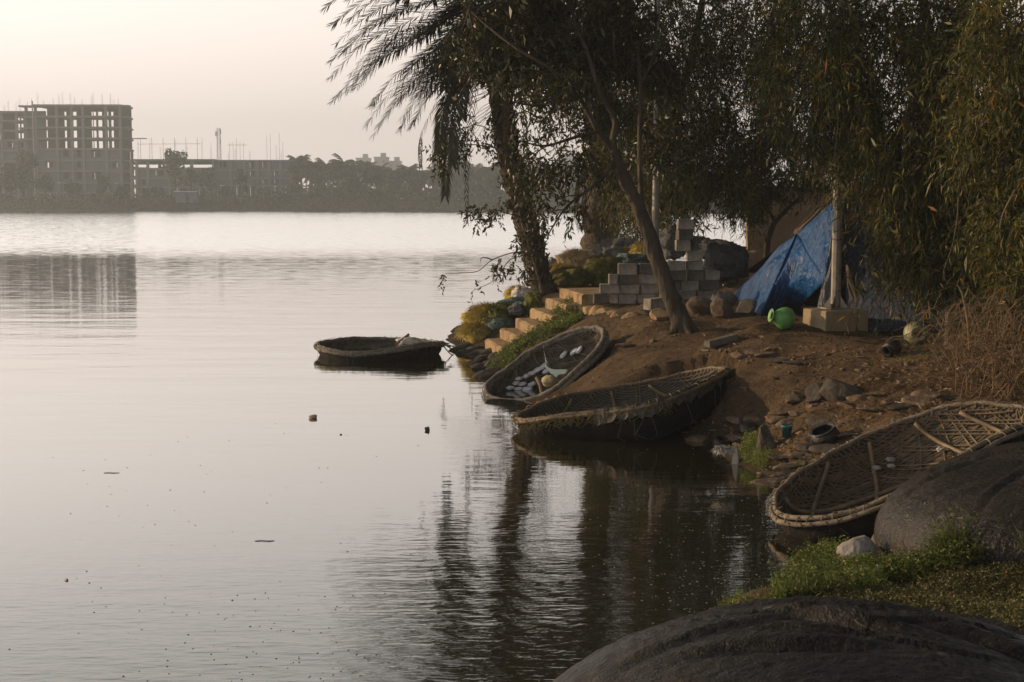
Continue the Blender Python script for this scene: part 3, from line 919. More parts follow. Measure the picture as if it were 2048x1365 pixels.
# ------------------------------------------------------------------ coracles
random.seed(21)
M_HULL = pm('tarred_hull', (.006, .0055, .005), (.018, .016, .014), rough=.85, scale=5, bump=.7, bscale=14, dist=.03, spec=.18)
M_RIMGREY = pm('weathered_rim', (.08, .07, .06), (.215, .195, .165), rough=.9, scale=16, bump=.8, bscale=50, dist=.015)
M_RIMTAN = pm('bamboo_rim', (.105, .085, .062), (.25, .205, .155), rough=.9, scale=9, bump=.6, bscale=40, dist=.012)
M_BAMBOO = pm('bamboo_pole', (.085, .062, .038), (.215, .16, .10), rough=.65, scale=7, bump=.25, bscale=30, stretch=(1, 1, 1), dist=.01)
M_RIB = pm('pale_bamboo', (.11, .08, .05), (.27, .205, .13), rough=.6, scale=7, bump=.25, bscale=30, dist=.01)
M_BAMGREY = pm('grey_bamboo', (.07, .058, .042), (.15, .125, .09), rough=.85, scale=7, bump=.3, bscale=30, dist=.01)
M_CORD = pm('frayed_cord', (.16, .14, .11), (.3, .27, .22), rough=.95, scale=30, bump=0)
M_TARP_GREY = pm('torn_grey_plastic', (.04, .036, .03), (.09, .08, .07), rough=.85, scale=20, bump=.4, dist=.01)
M_MOSS = pm('dry_weed', (.10, .085, .03), (.2, .16, .07), rough=.95, scale=20, bump=.5)
def weave_mat(name, c1, c2, c3):
    """the closely woven bottom of a basket boat: narrow splints side by side"""
    m, n, l, b = mat_new(name)
    t = n.new('ShaderNodeTexCoord')
    mp = n.new('ShaderNodeMapping'); mp.inputs['Scale'].default_value = (1.5, 46, 1); mp.inputs['Rotation'].default_value = (0, 0, .35)
    l.new(t.outputs['UV'], mp.inputs[0])
    v = n.new('ShaderNodeTexNoise'); v.inputs['Scale'].default_value = 1; v.inputs['Detail'].default_value = 3
    l.new(mp.outputs[0], v.inputs['Vector'])
    w = n.new('ShaderNodeTexWave'); w.inputs['Scale'].default_value = 9; w.inputs['Distortion'].default_value = 2.5; w.inputs['Detail'].default_value = 2; w.bands_direction = 'Y'
    mp2 = n.new('ShaderNodeMapping'); mp2.inputs['Rotation'].default_value = (0, 0, .35)
    l.new(t.outputs['UV'], mp2.inputs[0]); l.new(mp2.outputs[0], w.inputs['Vector'])
    mx = n.new('ShaderNodeMath'); mx.operation = 'MULTIPLY'; l.new(v.outputs['Fac'], mx.inputs[0]); l.new(w.outputs['Fac'], mx.inputs[1])
    r = n.new('ShaderNodeValToRGB')
    r.color_ramp.elements[0].position, r.color_ramp.elements[0].color = .08, (*c1, 1)
    r.color_ramp.elements[1].position, r.color_ramp.elements[1].color = .62, (*c3, 1)
    q = r.color_ramp.elements.new(.3); q.color = (*c2, 1)
    l.new(mx.outputs[0], r.inputs[0]); l.new(r.outputs[0], b.inputs['Base Color'])
    b.inputs['Roughness'].default_value = .8
    bp = n.new('ShaderNodeBump'); bp.inputs['Strength'].default_value = .9; bp.inputs['Distance'].default_value = .012
    l.new(mx.outputs[0], bp.inputs['Height']); l.new(bp.outputs[0], b.inputs['Normal'])
    return m
M_WEAVE = weave_mat('woven_bottom', (.024, .018, .012), (.08, .06, .04), (.16, .125, .085))
M_WEAVE_GREY = weave_mat('old_woven_bottom', (.022, .019, .015), (.065, .055, .043), (.12, .10, .08))

def bowl_skin(bw, name, mat, root, off=0.0, rough=0.0, nth=96, nt=26, flip=False, seed=1):
    rg = np.random.default_rng(seed)
    th = np.linspace(0, 2 * np.pi, nth, endpoint=False)
    t = np.linspace(0.001, 1, nt)
    T, TH = np.meshgrid(t, th)
    p = bw.at(TH, T, off)
    if rough:
        w = sum(np.sin(TH * k + rg.uniform(0, 6)) * np.sin(T * rg.uniform(3, 14) + rg.uniform(0, 6)) for k in (3, 5, 8, 13, 19)) * rough * .4 + rg.normal(size=T.shape) * rough * .25
        c = bw.c - bw.N * bw.D * .3
        dv = p - c
        dv /= np.linalg.norm(dv, axis=-1, keepdims=True)
        p = p + dv * w[..., None]
    m = MB()
    idx = lambda i, j: (i % nth) * nt + j
    fs = [(idx(i, j), idx(i + 1, j), idx(i + 1, j + 1), idx(i, j + 1)) for i in range(nth) for j in range(nt - 1)]
    if flip: fs = [f[::-1] for f in fs]
    m.add(p.reshape(-1, 3), fs)
    m.uv = np.c_[(T * np.cos(TH)).ravel(), (T * np.sin(TH)).ravel()]
    return m.build(name, mat, root, smooth=True)
def ribbon(m, pts, nrm, w, th=.006):
    pts = [Vector(p) for p in pts]
    k = len(pts); vs = []
    for i in range(k):
        tn = norm(pts[min(i + 1, k - 1)] - pts[max(i - 1, 0)])
        s = norm(tn.cross(Vector(nrm[i]))) * w / 2
        nn = norm(nrm[i]) * th
        vs += [pts[i] - s, pts[i] - s * .8 + nn, pts[i] + s * .8 + nn, pts[i] + s]
    fs = [(i * 4 + j, i * 4 + j + 1, i * 4 + 5 + j, i * 4 + 4 + j) for i in range(k - 1) for j in range(3)]
    m.add(vs, fs)
def splints(bw, root, mat, dirs, step, w=.026, seed=1, dbl=True, name='bamboo_splint_weave', jit=.05, keep=.9):
    """crossing splints laid over the woven bottom, in pairs"""
    rd = random.Random(seed)
    m = MB()
    for di, ang in enumerate(dirs):
        x = -0.94
        while x < .95:
            if rd.random() < keep:
                a = ang + rd.uniform(-jit, jit)
                ca, sa = math.cos(a), math.sin(a)
                for dd in ((-.021, .021) if dbl else (0,)):
                    q = x + dd
                    h = math.sqrt(max(0, .97 - q * q))
                    if h < .2: continue
                    a0, a1 = (-h, h) if rd.random() < .55 else ((-h, rd.uniform(.1, .9) * h) if rd.random() < .5 else (-rd.uniform(.1, .9) * h, h))
                    s = np.linspace(a0, a1, 16)
                    u, v = ca * s - sa * q, sa * s + ca * q
                    lift = .022 + .009 * di
                    p = bw.uv(u, v, lift); p2 = bw.uv(u, v, lift + .03)
                    ribbon(m, p, p2 - p, w * rd.uniform(.75, 1.2))
            x += step * rd.uniform(.75, 1.3)
    return m.build(name, mat, root)
def rib(bw, root, mat, ang, q, r=.026, lift=.05, a0=-1, a1=1):
    ca, sa = math.cos(ang), math.sin(ang)
    h = math.sqrt(max(0.05, .93 - q * q))
    s = np.linspace(a0 * h, a1 * h, 22)
    p = bw.uv(ca * s - sa * q, sa * s + ca * q, lift)
    rr = [r * (1.14 if k % 5 == 2 else 1) * (1 + random.uniform(-.04, .04)) for k in range(22)]
    return MB().tube(p, rr, 9).build('rib', mat, root, smooth=True)
def rim_build(bw, root, mat, r=.032, n=140, poles=((0, .0), (.045, -.035)), lash=46, wrap=None, lash_mat=None, wob=.12, fringe=0):
    th = np.linspace(0, 2 * np.pi, n + 1)
    base = bw.rim(th)
    out = base - bw.c
    out -= np.outer(out @ bw.N, bw.N)
    out /= np.linalg.norm(out, axis=1, keepdims=True)
    m = MB()
    for k, (do, dz) in enumerate(poles):
        ph = random.uniform(0, 6)
        wv = .008 * np.sin(th * 7 + ph) + .006 * np.sin(th * 17 + ph * 2)
        p = base + out * (do + wv)[:, None] + bw.N * (dz + wv * .7)[:, None]
        m.tube(p, [r * (1 + .06 * math.sin(9 * t + ph) + random.uniform(-wob, wob)) for t in th], 9, cap=False)
    for i in range(lash):
        t = 2 * math.pi * (i + random.uniform(-.3, .3)) / lash
        c = bw.rim(np.array([t]))[0]
        o = np.array(c - bw.c); o -= bw.N * (o @ bw.N); o /= np.linalg.norm(o)
        tg = np.cross(bw.N, o)
        cc = c + o * np.mean([q[0] for q in poles]) + bw.N * np.mean([q[1] for q in poles])
        ring = []
        R = r * 1.25
        for k in range(11):
            a = 2 * math.pi * k / 10
            ring.append(cc + o * math.cos(a) * (R + .022) + bw.N * math.sin(a) * (R + .018) + tg * (k / 10 - .5) * .05)
        m.tube(ring, .0065, 4, cap=False)
        if random.random() < .3:
            e = cc - bw.N * R
            m.tube([e, e + o * random.uniform(-.05, .05) - bw.N * .05 + tg * random.uniform(-.04, .04), e - bw.N * random.uniform(.07, .16) + tg * random.uniform(-.06, .06)], .004, 4)
    if fringe:
        for i in range(fringe):
            t = random.uniform(0, 6.283)
            c = Vector(bw.rim(np.array([t]))[0]) + Vector((random.uniform(-.03, .03), random.uniform(-.03, .03), .02))
            d = Vector((random.uniform(-1, 1), random.uniform(-1, 1), random.uniform(-.2, 1))).normalized() * random.uniform(.03, .09)
            m.tube([c, c + d * .6, c + d + Vector((0, 0, -.02))], .0025, 3)
    return m.build('rim', mat, root, smooth=True)
def coracle(label, bw, rim_mat, weave, splint_mat, hull_rough=.012, **kw):
    b = Vector(bw.c - bw.N * bw.D)
    root = thing('coracle', label, 'boat', b, 'round basket boats of the fishermen')
    bowl_skin(bw, 'hull', M_HULL, root, off=0, rough=hull_rough, flip=True)
    bowl_skin(bw, 'woven_lining', weave, root, off=.02, rough=.003)
    return bw, root

from mathutils import noise as mnoise
# 1 the one afloat
Y1 = .95
bw1, c1 = coracle('dark coracle floating alone on the open water with a white sack aboard',
                  BOWLS[0], M_RIMGREY, M_WEAVE_GREY, M_BAMGREY)
rim_build(bw1, c1, M_RIMGREY, r=.034, lash=40, fringe=60)
splints(bw1, c1, M_BAMGREY, (0.3, 1.35, 2.4), .2, seed=3)
m = MB()
for k in range(9):
    a = P(876 + random.uniform(-8, 4), 687 + random.uniform(-2, 5), 27.2)
    m.tube([a, a + Vector((.12, -.02, .02)), a + Vector((random.uniform(.18, .32), random.uniform(-.1, .1), random.uniform(-.12, .06)))], .012, 5)
m.build('twisted_end', M_RIMGREY, c1)

# 2 drawn half out of the water against the grassy bank
bw2, c2 = coracle('grey rimmed coracle tilted on the bank beside the steps, blue net and white floats inside',
                  BOWLS[1], M_RIMGREY, M_WEAVE_GREY, M_BAMGREY)
rim_build(bw2, c2, M_RIMGREY, r=.036, lash=50, fringe=80, poles=((0, 0), (.045, -.03), (.01, .04)))
splints(bw2, c2, M_BAMGREY, (0.2, 1.25, 2.3), .16, seed=5)
for q in (-.45, -.05, .4):
    rib(bw2, c2, M_BAMGREY, 1.6, q)
# 3 nose in the water
bw3, c3 = coracle('coracle with bare bamboo rim and frayed weed, its nose in the water, mid bank',
                  BOWLS[2], M_RIMTAN, M_WEAVE_GREY, M_BAMBOO)
rim_build(bw3, c3, M_BAMBOO, r=.024, lash=44, fringe=60, poles=((0, 0), (.05, -.02)))
splints(bw3, c3, M_BAMGREY, (0.1, 1.15, 2.2), .3, seed=8, keep=.75, w=.02)
for q in (-.5, 0, .5):
    rib(bw3, c3, M_BAMBOO, 1.6, q)
m = MB()
for k in range(150):                                 # weed and torn sheeting along the near rim
    t = math.pi + random.uniform(.05, 2.2)
    c = Vector(bw3.rim(np.array([t]))[0]) + Vector((0, -.05, random.uniform(-.05, .02)))
    L_ = random.uniform(.05, .16)
    m.tube([c, c + Vector((random.uniform(-.06, .06), -.04, -L_ * .4)), c + Vector((random.uniform(-.1, .1), -.03, -L_))], [.007, .006, .003], 4)
m.build('dry_weed_fringe', M_MOSS, c3)
m = MB()
nS = 46
for k in range(nS + 1):
    t = math.pi + 1.15 + 1.75 * k / nS
    c = Vector(bw3.rim(np.array([t]))[0])
    dn = .05 + .06 * abs(math.sin(k * .9)) + .04 * max(0, math.sin(k * .37 + 1)) + random.uniform(0, .05)
    for j in range(4):
        m.v.append(tuple(c + Vector((random.uniform(-.01, .01), -.035 - .03 * j + .012 * math.sin(k * 1.3 + j), .035 - (dn + .03) * j / 3))))
m.f += [(k * 4 + j, k * 4 + j + 1, k * 4 + 5 + j, k * 4 + 4 + j) for k in range(nS) for j in range(3)]
for k in range(7):
    t = math.pi + random.uniform(1.2, 2.8)
    c = Vector(bw3.rim(np.array([t]))[0]) + Vector((.01, -.08, -.03))
    m.tube([c, c + Vector((.05, -.03, -.12)), c + Vector((random.uniform(-.05, .12), -.03, -.3)), c + Vector((.1, 0, -.36))], .006, 4)
o = m.build('torn_sheeting', M_TARP_GREY, c3)
s = o.modifiers.new('thick', 'SOLIDIFY'); s.thickness = .004
# torn apron at the nose
a, b_ = P(1037, 842, 18.4), P(1060, 848, 18.1)
m = MB()
for i in range(9):
    for j in range(7):
        u, v = i / 8, j / 6
        p = a.lerp(b_, u) + Vector((-.05 * v * math.sin(u * 7), -.03 * math.sin(u * 9 + v * 3), -.34 * v - .05 * v * math.sin(u * 8)))
        m.v.append(tuple(p))
m.f += [(i * 7 + j, i * 7 + j + 1, i * 7 + 8 + j, i * 7 + 7 + j) for i in range(8) for j in range(6)]
o = m.build('torn_apron', M_MOSS, c3, smooth=True)
s = o.modifiers.new('thick', 'SOLIDIFY'); s.thickness = .008

# 4 the near one on the right
bw4, c4 = coracle('large tan coracle with open crisscross bamboo weave, nearest the right edge, leaning on the bank',
                  BOWLS[3], M_RIMTAN, M_WEAVE, M_BAMBOO)
rim_build(bw4, c4, M_RIMTAN, r=.023, n=200, lash=52, fringe=200, poles=((0, .012), (.045, -.03)))
splints(bw4, c4, M_BAMBOO, (0.25, 1.3, 2.35), .15, w=.016, seed=12, keep=.8)
splints(bw4, c4, M_BAMBOO, (0.32,), .03, w=.014, seed=14, dbl=False, name='floor_splints', jit=.07, keep=.9)
for ang, q in ((1.78, .5), (1.74, .12), (1.7, -.3), (1.66, -.62), (.06, .2)):
    rib(bw4, c4, M_RIB, ang, q, r=.022, lift=.075)
M_RAG = pm('white_plastic_scrap', (.28, .27, .25), (.42, .4, .37), rough=.6, scale=8, bump=.5)

# cargo of the grey coracle
M_FLOAT = pm('white_float', (.5, .52, .58), (.68, .7, .76), rough=.6, scale=8, bump=.2)
M_BLUENET = pm('pale_blue_net', (.10, .15, .17), (.2, .26, .28), rough=.95, scale=60, bump=.9, bscale=140, dist=.02)
M_CLOTH_CREAM = pm('cream_cloth', (.3, .25, .15), (.48, .41, .27), rough=.9, scale=8, bump=.6, dist=.03)
def pillow(c, s, seed, rot=None, rough=0.0):
    bm = bmesh.new()
    bmesh.ops.create_icosphere(bm, subdivisions=4 if rough else 3, radius=1)
    rd = random.Random(seed)
    ph = [rd.uniform(0, 6) for _ in range(6)]
    R = rot or Matrix.Rotation(rd.uniform(0, 6), 3, 'Z')
    vs = []
    for v in bm.verts:
        p = v.co.copy()
        k = 1 + .13 * math.sin(3 * p.x + ph[0]) * math.sin(3 * p.y + ph[1]) + .09 * math.sin(6 * p.z + ph[2] + 4 * p.x) + .05 * math.sin(9 * p.y + ph[3] + 5 * p.z)
        if rough:
            q_ = p * 2.3 + Vector((ph[0] * 9, ph[1] * 9, ph[2] * 9))
            k += rough * (.55 * mnoise.noise(q_) + .35 * mnoise.noise(q_ * 2.7) + .2 * mnoise.noise(q_ * 6.5))
        p = Vector((math.copysign(abs(p.x) ** .8, p.x) * s[0], math.copysign(abs(p.y) ** .8, p.y) * s[1], math.copysign(abs(p.z) ** .85, p.z) * s[2])) * k
        vs.append(Vector(c) + R @ p)
    fs = [tuple(q.index for q in f.verts) for f in bm.faces]
    bm.free()
    return vs, fs
k = 0
def on_bowl(bw, px, py):
    """where the sight line through a photo pixel meets the inside of a hull"""
    cv, dr = Vector((0, 0, CAM_H)), norm(ray(px, py))
    return min(((Vector(bw.uv(np.array([u]), np.array([v]), .09)[0]) - cv).cross(dr).length, u, v) for u in np.linspace(-.9, .9, 37) for v in np.linspace(-.9, .9, 37) if u * u + v * v < .9)[1:]
for (px, py) in [(1022, 777), (1039, 781), (1060, 770), (1060, 782), (1030, 766), (1043, 769), (1052, 754), (1063, 748), (1074, 743), (1086, 734), (1094, 740), (1126, 711), (1146, 706), (1160, 702), (1050, 778), (1036, 757)]:
    u, v = on_bowl(bw2, px, py)
    p = Vector(bw2.uv(np.array([u]), np.array([v]), .10)[0])
    q = Vector(bw2.uv(np.array([u + .05]), np.array([v]), .10)[0])
    z = Vector(bw2.N); x = norm(q - p); y = norm(z.cross(x)); z = x.cross(y)
    R = Matrix((x, y, z)).transposed() @ Matrix.Rotation(random.uniform(-.5, .5), 3, 'Z')
    vs, fs = pillow(p, (.075, .055, .03), k, R)
    tag(MB().add(vs, fs).build('net_float', M_FLOAT, loc=p, smooth=True), 'white fishing net float lying in the grey rimmed coracle beside the steps', 'net float', 'white floats in the grey coracle')
    k += 1
# the net slung across it
a, b_ = P(1088, 689, 22.55), P(1137, 741, 21.35)
l0, l1 = P(1090, 736, 22.0), P(1112, 756, 21.45)
m = MB()
for i in range(25):
    for j in range(13):
        u, v = i / 24, j / 12
        p = a.lerp(b_, u).lerp(l0.lerp(l1, u), v) + Vector((-.10, 0, -.14)) * math.sin(math.pi * u) * (1 - v) + Vector(bw2.N) * (.02 * math.sin(9 * u + 7 * v))
        m.v.append(tuple(p))
m.f += [(i * 13 + j, i * 13 + j + 1, i * 13 + 14 + j, i * 13 + 13 + j) for i in range(24) for j in range(12)]
o = m.build('fishing_net', M_BLUENET, loc=a, smooth=True)
s = o.modifiers.new('thick', 'SOLIDIFY'); s.thickness = .006
tag(o, 'pale blue fishing net slung across the grey rimmed coracle', 'fishing net')
p = P(1098, 762, 21.55)
vs, fs = pillow(p, (.17, .11, .08), 91)
tag(MB().add(vs, fs).build('folded_cloth', M_CLOTH_CREAM, loc=p, smooth=True), 'cream folded cloth bundle on the near rim of the grey coracle', 'cloth')
a = P(1073, 755, 21.7)
tag(MB().tube([a, a + Vector((.06, -.1, -.12)), a + Vector((.1, -.2, -.32))], [.028, .03, .026], 8).build('wooden_stick', M_BAMBOO, loc=a), 'short pale wooden stick standing beside the cream cloth in the grey coracle', 'stick')
# sack aboard the floating one
M_SACKW = pm('white_sack', (.42, .40, .37), (.6, .57, .53), rough=.85, scale=9, bump=.6, dist=.03)
p = P(815, 684, 27.45)
m = MB(); m.add(*pillow(p, (.20, .17, .09), 3, rough=.4))
m.add(*pillow(p + Vector((.12, -.06, -.02)), (.12, .1, .07), 7, rough=.4))
tag(m.build('sack', M_SACKW, loc=p, smooth=True), 'white plastic sack lying in the coracle afloat', 'sack')
a = P(790, 690, 27.3)
tag(MB().tube([a, P(806, 678, 27.35), P(818, 669, 27.4)], [.02, .022, .026], 7).build('paddle', M_BAMGREY, loc=a), 'stick paddle leaning on the white sack in the coracle afloat', 'paddle')
# scraps in the tan one
for i, (px, py, Y, sx, lab) in enumerate([(1776, 921, 12.75, .085, 'crumpled white rag in the tan coracle, upper of the pale scraps'), (1752, 938, 12.6, .075, 'grey white plastic scrap in the tan coracle, left of the rag'),
                                     (1786, 937, 12.55, .06, 'small pale scrap in the tan coracle below the rag'), (1884, 905, 12.65, .1, 'pale plastic bag scrap at the right rib of the tan coracle')]):
    q = P(px, py, Y)
    best = min(((Vector(bw4.uv(np.array([u]), np.array([v]), .09)[0]) - q).length, u, v) for u in np.linspace(-.7, .8, 31) for v in np.linspace(-.8, .8, 33))
    # nearest to the sight line
    cv = Vector((0, 0, CAM_H)); d = norm(ray(px, py))
    best = min(((Vector(bw4.uv(np.array([u]), np.array([v]), .09)[0]) - cv).cross(d).length, u, v) for u in np.linspace(-.8, .8, 33) for v in np.linspace(-.8, .8, 33))
    c = Vector(bw4.uv(np.array([best[1]]), np.array([best[2]]), .11)[0])
    tag(MB().add(*pillow(c, (sx * .55, sx * .36, .02), 50 + i, rough=.9)).build('plastic_scrap', M_RAG, loc=c, smooth=True), lab, 'scrap')

# upturned coracles under black sheeting
M_BLACK = None
def black_mat(name, c_lo, c_hi, stain, rough0, rough1):
    m, n, l, b = mat_new(name)
    t = n.new('ShaderNodeTexCoord')
    def noise(sc, det, st=(1, 1, 1), dist=0.0):
        mp = n.new('ShaderNodeMapping'); mp.inputs['Scale'].default_value = st
        l.new(t.outputs['Object'], mp.inputs[0])
        k = n.new('ShaderNodeTexNoise'); k.inputs['Scale'].default_value = sc; k.inputs['Detail'].default_value = det; k.inputs['Distortion'].default_value = dist
        l.new(mp.outputs[0], k.inputs['Vector']); return k
    a, c, d = noise(1.7, 7, (1, 2.4, 1), 1.1), noise(13, 6, (1, 2.2, 1), .3), noise(70, 3)
    r = n.new('ShaderNodeValToRGB')
    r.color_ramp.elements[0].position, r.color_ramp.elements[1].position = .38, .66
    r.color_ramp.elements[0].color, r.color_ramp.elements[1].color = (*c_lo, 1), (*c_hi, 1)
    q = r.color_ramp.elements.new(.74); q.color = (*stain, 1)
    ad = n.new('ShaderNodeMath'); ad.operation = 'MULTIPLY_ADD'; l.new(c.outputs['Fac'], ad.inputs[0]); ad.inputs[1].default_value = .45
    mu = n.new('ShaderNodeMath'); mu.operation = 'MULTIPLY'; mu.inputs[1].default_value = .6; l.new(a.outputs['Fac'], mu.inputs[0]); l.new(mu.outputs[0], ad.inputs[2])
    l.new(ad.outputs[0], r.inputs[0]); l.new(r.outputs[0], b.inputs['Base Color'])
    rr = n.new('ShaderNodeMapRange'); rr.inputs['To Min'].default_value, rr.inputs['To Max'].default_value = rough0, rough1
    rr.inputs['From Min'].default_value, rr.inputs['From Max'].default_value = .35, .65
    l.new(a.outputs['Fac'], rr.inputs['Value']); l.new(rr.outputs[0], b.inputs['Roughness'])
    b.inputs['Specular IOR Level'].default_value = .22
    s = n.new('ShaderNodeMath'); s.operation = 'MULTIPLY_ADD'; l.new(d.outputs['Fac'], s.inputs[0]); s.inputs[1].default_value = .35; l.new(c.outputs['Fac'], s.inputs[2])
    bp = n.new('ShaderNodeBump'); bp.inputs['Strength'].default_value = .75; bp.inputs['Distance'].default_value = .03
    l.new(s.outputs[0], bp.inputs['Height']); l.new(bp.outputs[0], b.inputs['Normal'])
    return m
M_BLACK = black_mat('black_tar_skin', (.003, .0025, .002), (.025, .022, .020), (.10, .10, .105), .36, .7)
M_BROWNTAR = black_mat('wrinkled_brown_sheet', (.010, .009, .008), (.028, .023, .019), (.05, .043, .036), .3, .55)
def dome(name, label, c, R, H, tilt_x, tilt_y, mat, seed, creases, wall=2.6, nth=150, nt=64):
    rd = np.random.default_rng(seed)
    th = np.linspace(0, 2 * np.pi, nth, endpoint=False)
    t = np.linspace(0.002, 1, nt)
    T, TH = np.meshgrid(t, th)
    rad = R * T * (1 + .02 * np.sin(3 * TH + 1) + .012 * np.sin(5 * TH))
    z = H * (1 - T ** wall) ** (1 / 1.7)
    x, y = rad * np.cos(TH), rad * np.sin(TH)
    for (cx, cy, ang, ln, wd, dp) in creases:          # wrinkles of the sheet
        dx, dy = x - cx, y - cy
        s = dx * math.cos(ang) + dy * math.sin(ang)
        q = -dx * math.sin(ang) + dy * math.cos(ang) + .12 * np.sin(s * 3)
        z = z - dp * np.exp(-(q / wd) ** 2) * np.exp(-(s / ln) ** 4) + dp * .8 * np.exp(-((q - wd * 1.8) / wd) ** 2) * np.exp(-(s / ln) ** 4)
    # pleats down the side
    pl = np.clip((T - .72) / .28, 0, 1)
    k_ = .016 * pl * (np.abs(np.sin(TH * 17 + 2 * np.sin(TH * 3))) + .7 * np.abs(np.sin(TH * 29 + 1)) + .5 * np.sin(TH * 61 + 4 * T))
    x, y = x * (1 + k_), y * (1 + k_)
    z = z + .008 * rd.normal(size=z.shape) * .4
    M = Matrix.Rotation(tilt_x, 3, 'X') @ Matrix.Rotation(tilt_y, 3, 'Y')
    p = np.stack([x, y, z], -1).reshape(-1, 3) @ np.array(M).T + np.array(c)
    idx = lambda i, j: (i % nth) * nt + j
    fs = [(idx(i, j), idx(i, j + 1), idx(i + 1, j + 1), idx(i + 1, j)) for i in range(nth) for j in range(nt - 1)]
    root = thing(name, label, 'boat', Vector(c), 'round basket boats of the fishermen')
    m = MB().add(p, [f[::-1] for f in fs])
    m.build('tarred_hull', mat, root, smooth=True)
    rr = []
    for a in np.linspace(0, 2 * np.pi, 91):
        q = np.array(M) @ np.array([(R + .03) * math.cos(a), (R + .03) * math.sin(a), -.01 + .012 * math.sin(a * 9)]) + np.array(c)
        rr.append(q)
    MB().tube(rr, [.032 + random.uniform(-.004, .004) for _ in rr], 8, cap=False).build('rim', M_BAMBOO, root, smooth=True)
    return root
dome('upturned_coracle', 'upturned coracle hull under wrinkled brown black sheeting, between the tan coracle and the weeds', (4.24, 11.2, .45), 1.28, .50, math.radians(1), math.radians(-12), M_BROWNTAR, 3,
     [(-.4, -.5, 1.0, .5, .03, .02), (-.7, .2, .6, .5, .04, .02), (0, -.3, 1.3, .5, .04, .02), (-.2, .4, .3, .6, .05, .015)], wall=4.2)
dome('upturned_coracle', 'huge black tarred upturned coracle filling the bottom right corner', (1.66, 6.5, .31), 1.62, .71, math.radians(-1), math.radians(1), M_BLACK, 7,
     [(-.1, .55, -.06, .55, .05, .028), (.75, .45, -.5, .5, .05, .026), (-.15, .1, -.42, .32, .06, .045), (.55, -.15, -.35, .4, .06, .035), (-.45, -.25, .05, .4, .05, .03), (.95, .05, -.8, .3, .05, .02), (-.7, .1, .5, .5, .05, .02), (.1, .35, -.3, .7, .016, .02), (-.5, .35, .12, .6, .014, .018), (.5, .1, .25, .5, .015, .018), (-.1, -.15, -.15, .6, .016, .02), (.9, .3, -.7, .4, .014, .018)], wall=2.1)
M_ROCK_PALE = pm('pale_rock', (.2, .18, .165), (.32, .295, .275), rough=.9, scale=4, bump=.5, bscale=12, dist=.04)
# ------------------------------------------------------------------ stone steps, blocks, wall
random.seed(31)
M_STEP = pm('step_stone', (.09, .062, .034), (.35, .245, .135), rough=.95, scale=3.5, bump=.6, bscale=18, stretch=(1, 1, .5), dist=.03, c3=(.29, .2, .11))
M_BLOCK = pm('concrete_block', (.10, .087, .073), (.35, .32, .28), rough=.95, scale=3.5, bump=.6, bscale=40, dist=.015)
M_BLOCK2 = pm('dark_block', (.06, .053, .046), (.14, .125, .108), rough=.95, scale=6, bump=.6, bscale=40, dist=.015)
M_MUD = pm('mud_brick', (.20, .135, .08), (.31, .22, .14), rough=1, scale=2, bump=.4, bscale=14, dist=.03)
M_ROCK = pm('bank_rock', (.075, .052, .034), (.17, .12, .08), rough=.95, scale=5, bump=.7, bscale=16, dist=.03)
M_ROCK_WET = pm('wet_rock', (.03, .025, .02), (.085, .07, .055), rough=.85, scale=5, bump=.7, bscale=16, dist=.03)

A0, B0 = G(1119, 576, 1.27), G(1163, 589, 1.27)
edge = (B0 - A0); edge.z = 0
run = Vector((-edge.y, edge.x, 0)).normalized()
if run.x < 0: run = -run
base = G(971, 697, 0.12)
st = thing('stone_steps', 'flight of worn stone steps climbing from the water to the terrace', 'steps', (A0.x - .6, A0.y, .4))
NST = 6
Ab = G(971, 677, .30)
for k in range(NST):
    t = k / (NST - 1)
    A = Ab.lerp(A0, t)
    zt = .30 + (1.27 - .30) * t
    zb = -.25 if k == 0 else .30 + (1.27 - .30) * (k - 1) / (NST - 1) - .25
    rn = (1.1 if k == NST - 1 else .42)
    m = MB()
    W_ = edge * random.uniform(.96, 1.04)
    N_ = 7
    for i in range(N_ + 1):                           # worn nosing along the edge
        for (dr, z) in ((0, zb), (random.uniform(-.015, .015), zt - .03 + random.uniform(-.015, .01)), (.03 + random.uniform(-.01, .02), zt + random.uniform(-.008, .008)), (rn, zt), (rn, zb)):
            q = A + W_ * (i / N_) + run * dr
            m.v.append((q.x, q.y, z))
    for i in range(N_):
        m.f += [(i * 5 + j, i * 5 + (j + 1) % 5, i * 5 + 5 + (j + 1) % 5, i * 5 + 5 + j) for j in range(5)]
    m.f += [tuple(range(4, -1, -1)), tuple(N_ * 5 + j for j in range(5))]
    m.build('step', M_STEP, st)
# kerb of rubble under the blocks
p0, p1 = on_ground(1170, 622, 1.1), on_ground(1275, 636, 1.1)
kr = thing('rubble_kerb', 'low kerb of rough yellow stone in front of the block stack', 'kerb', (p0 + p1) / 2)
N_ = 8
KERB = []
for k in range(N_):
    q = p0.lerp(p1, (k + .5) / N_)
    KERB.append(((q.x, q.y + .12, q.z - .02), ((p1 - p0).length / N_ * random.uniform(.6, .85), .17, .12 + random.uniform(-.035, .02)), 500 + k * 3))

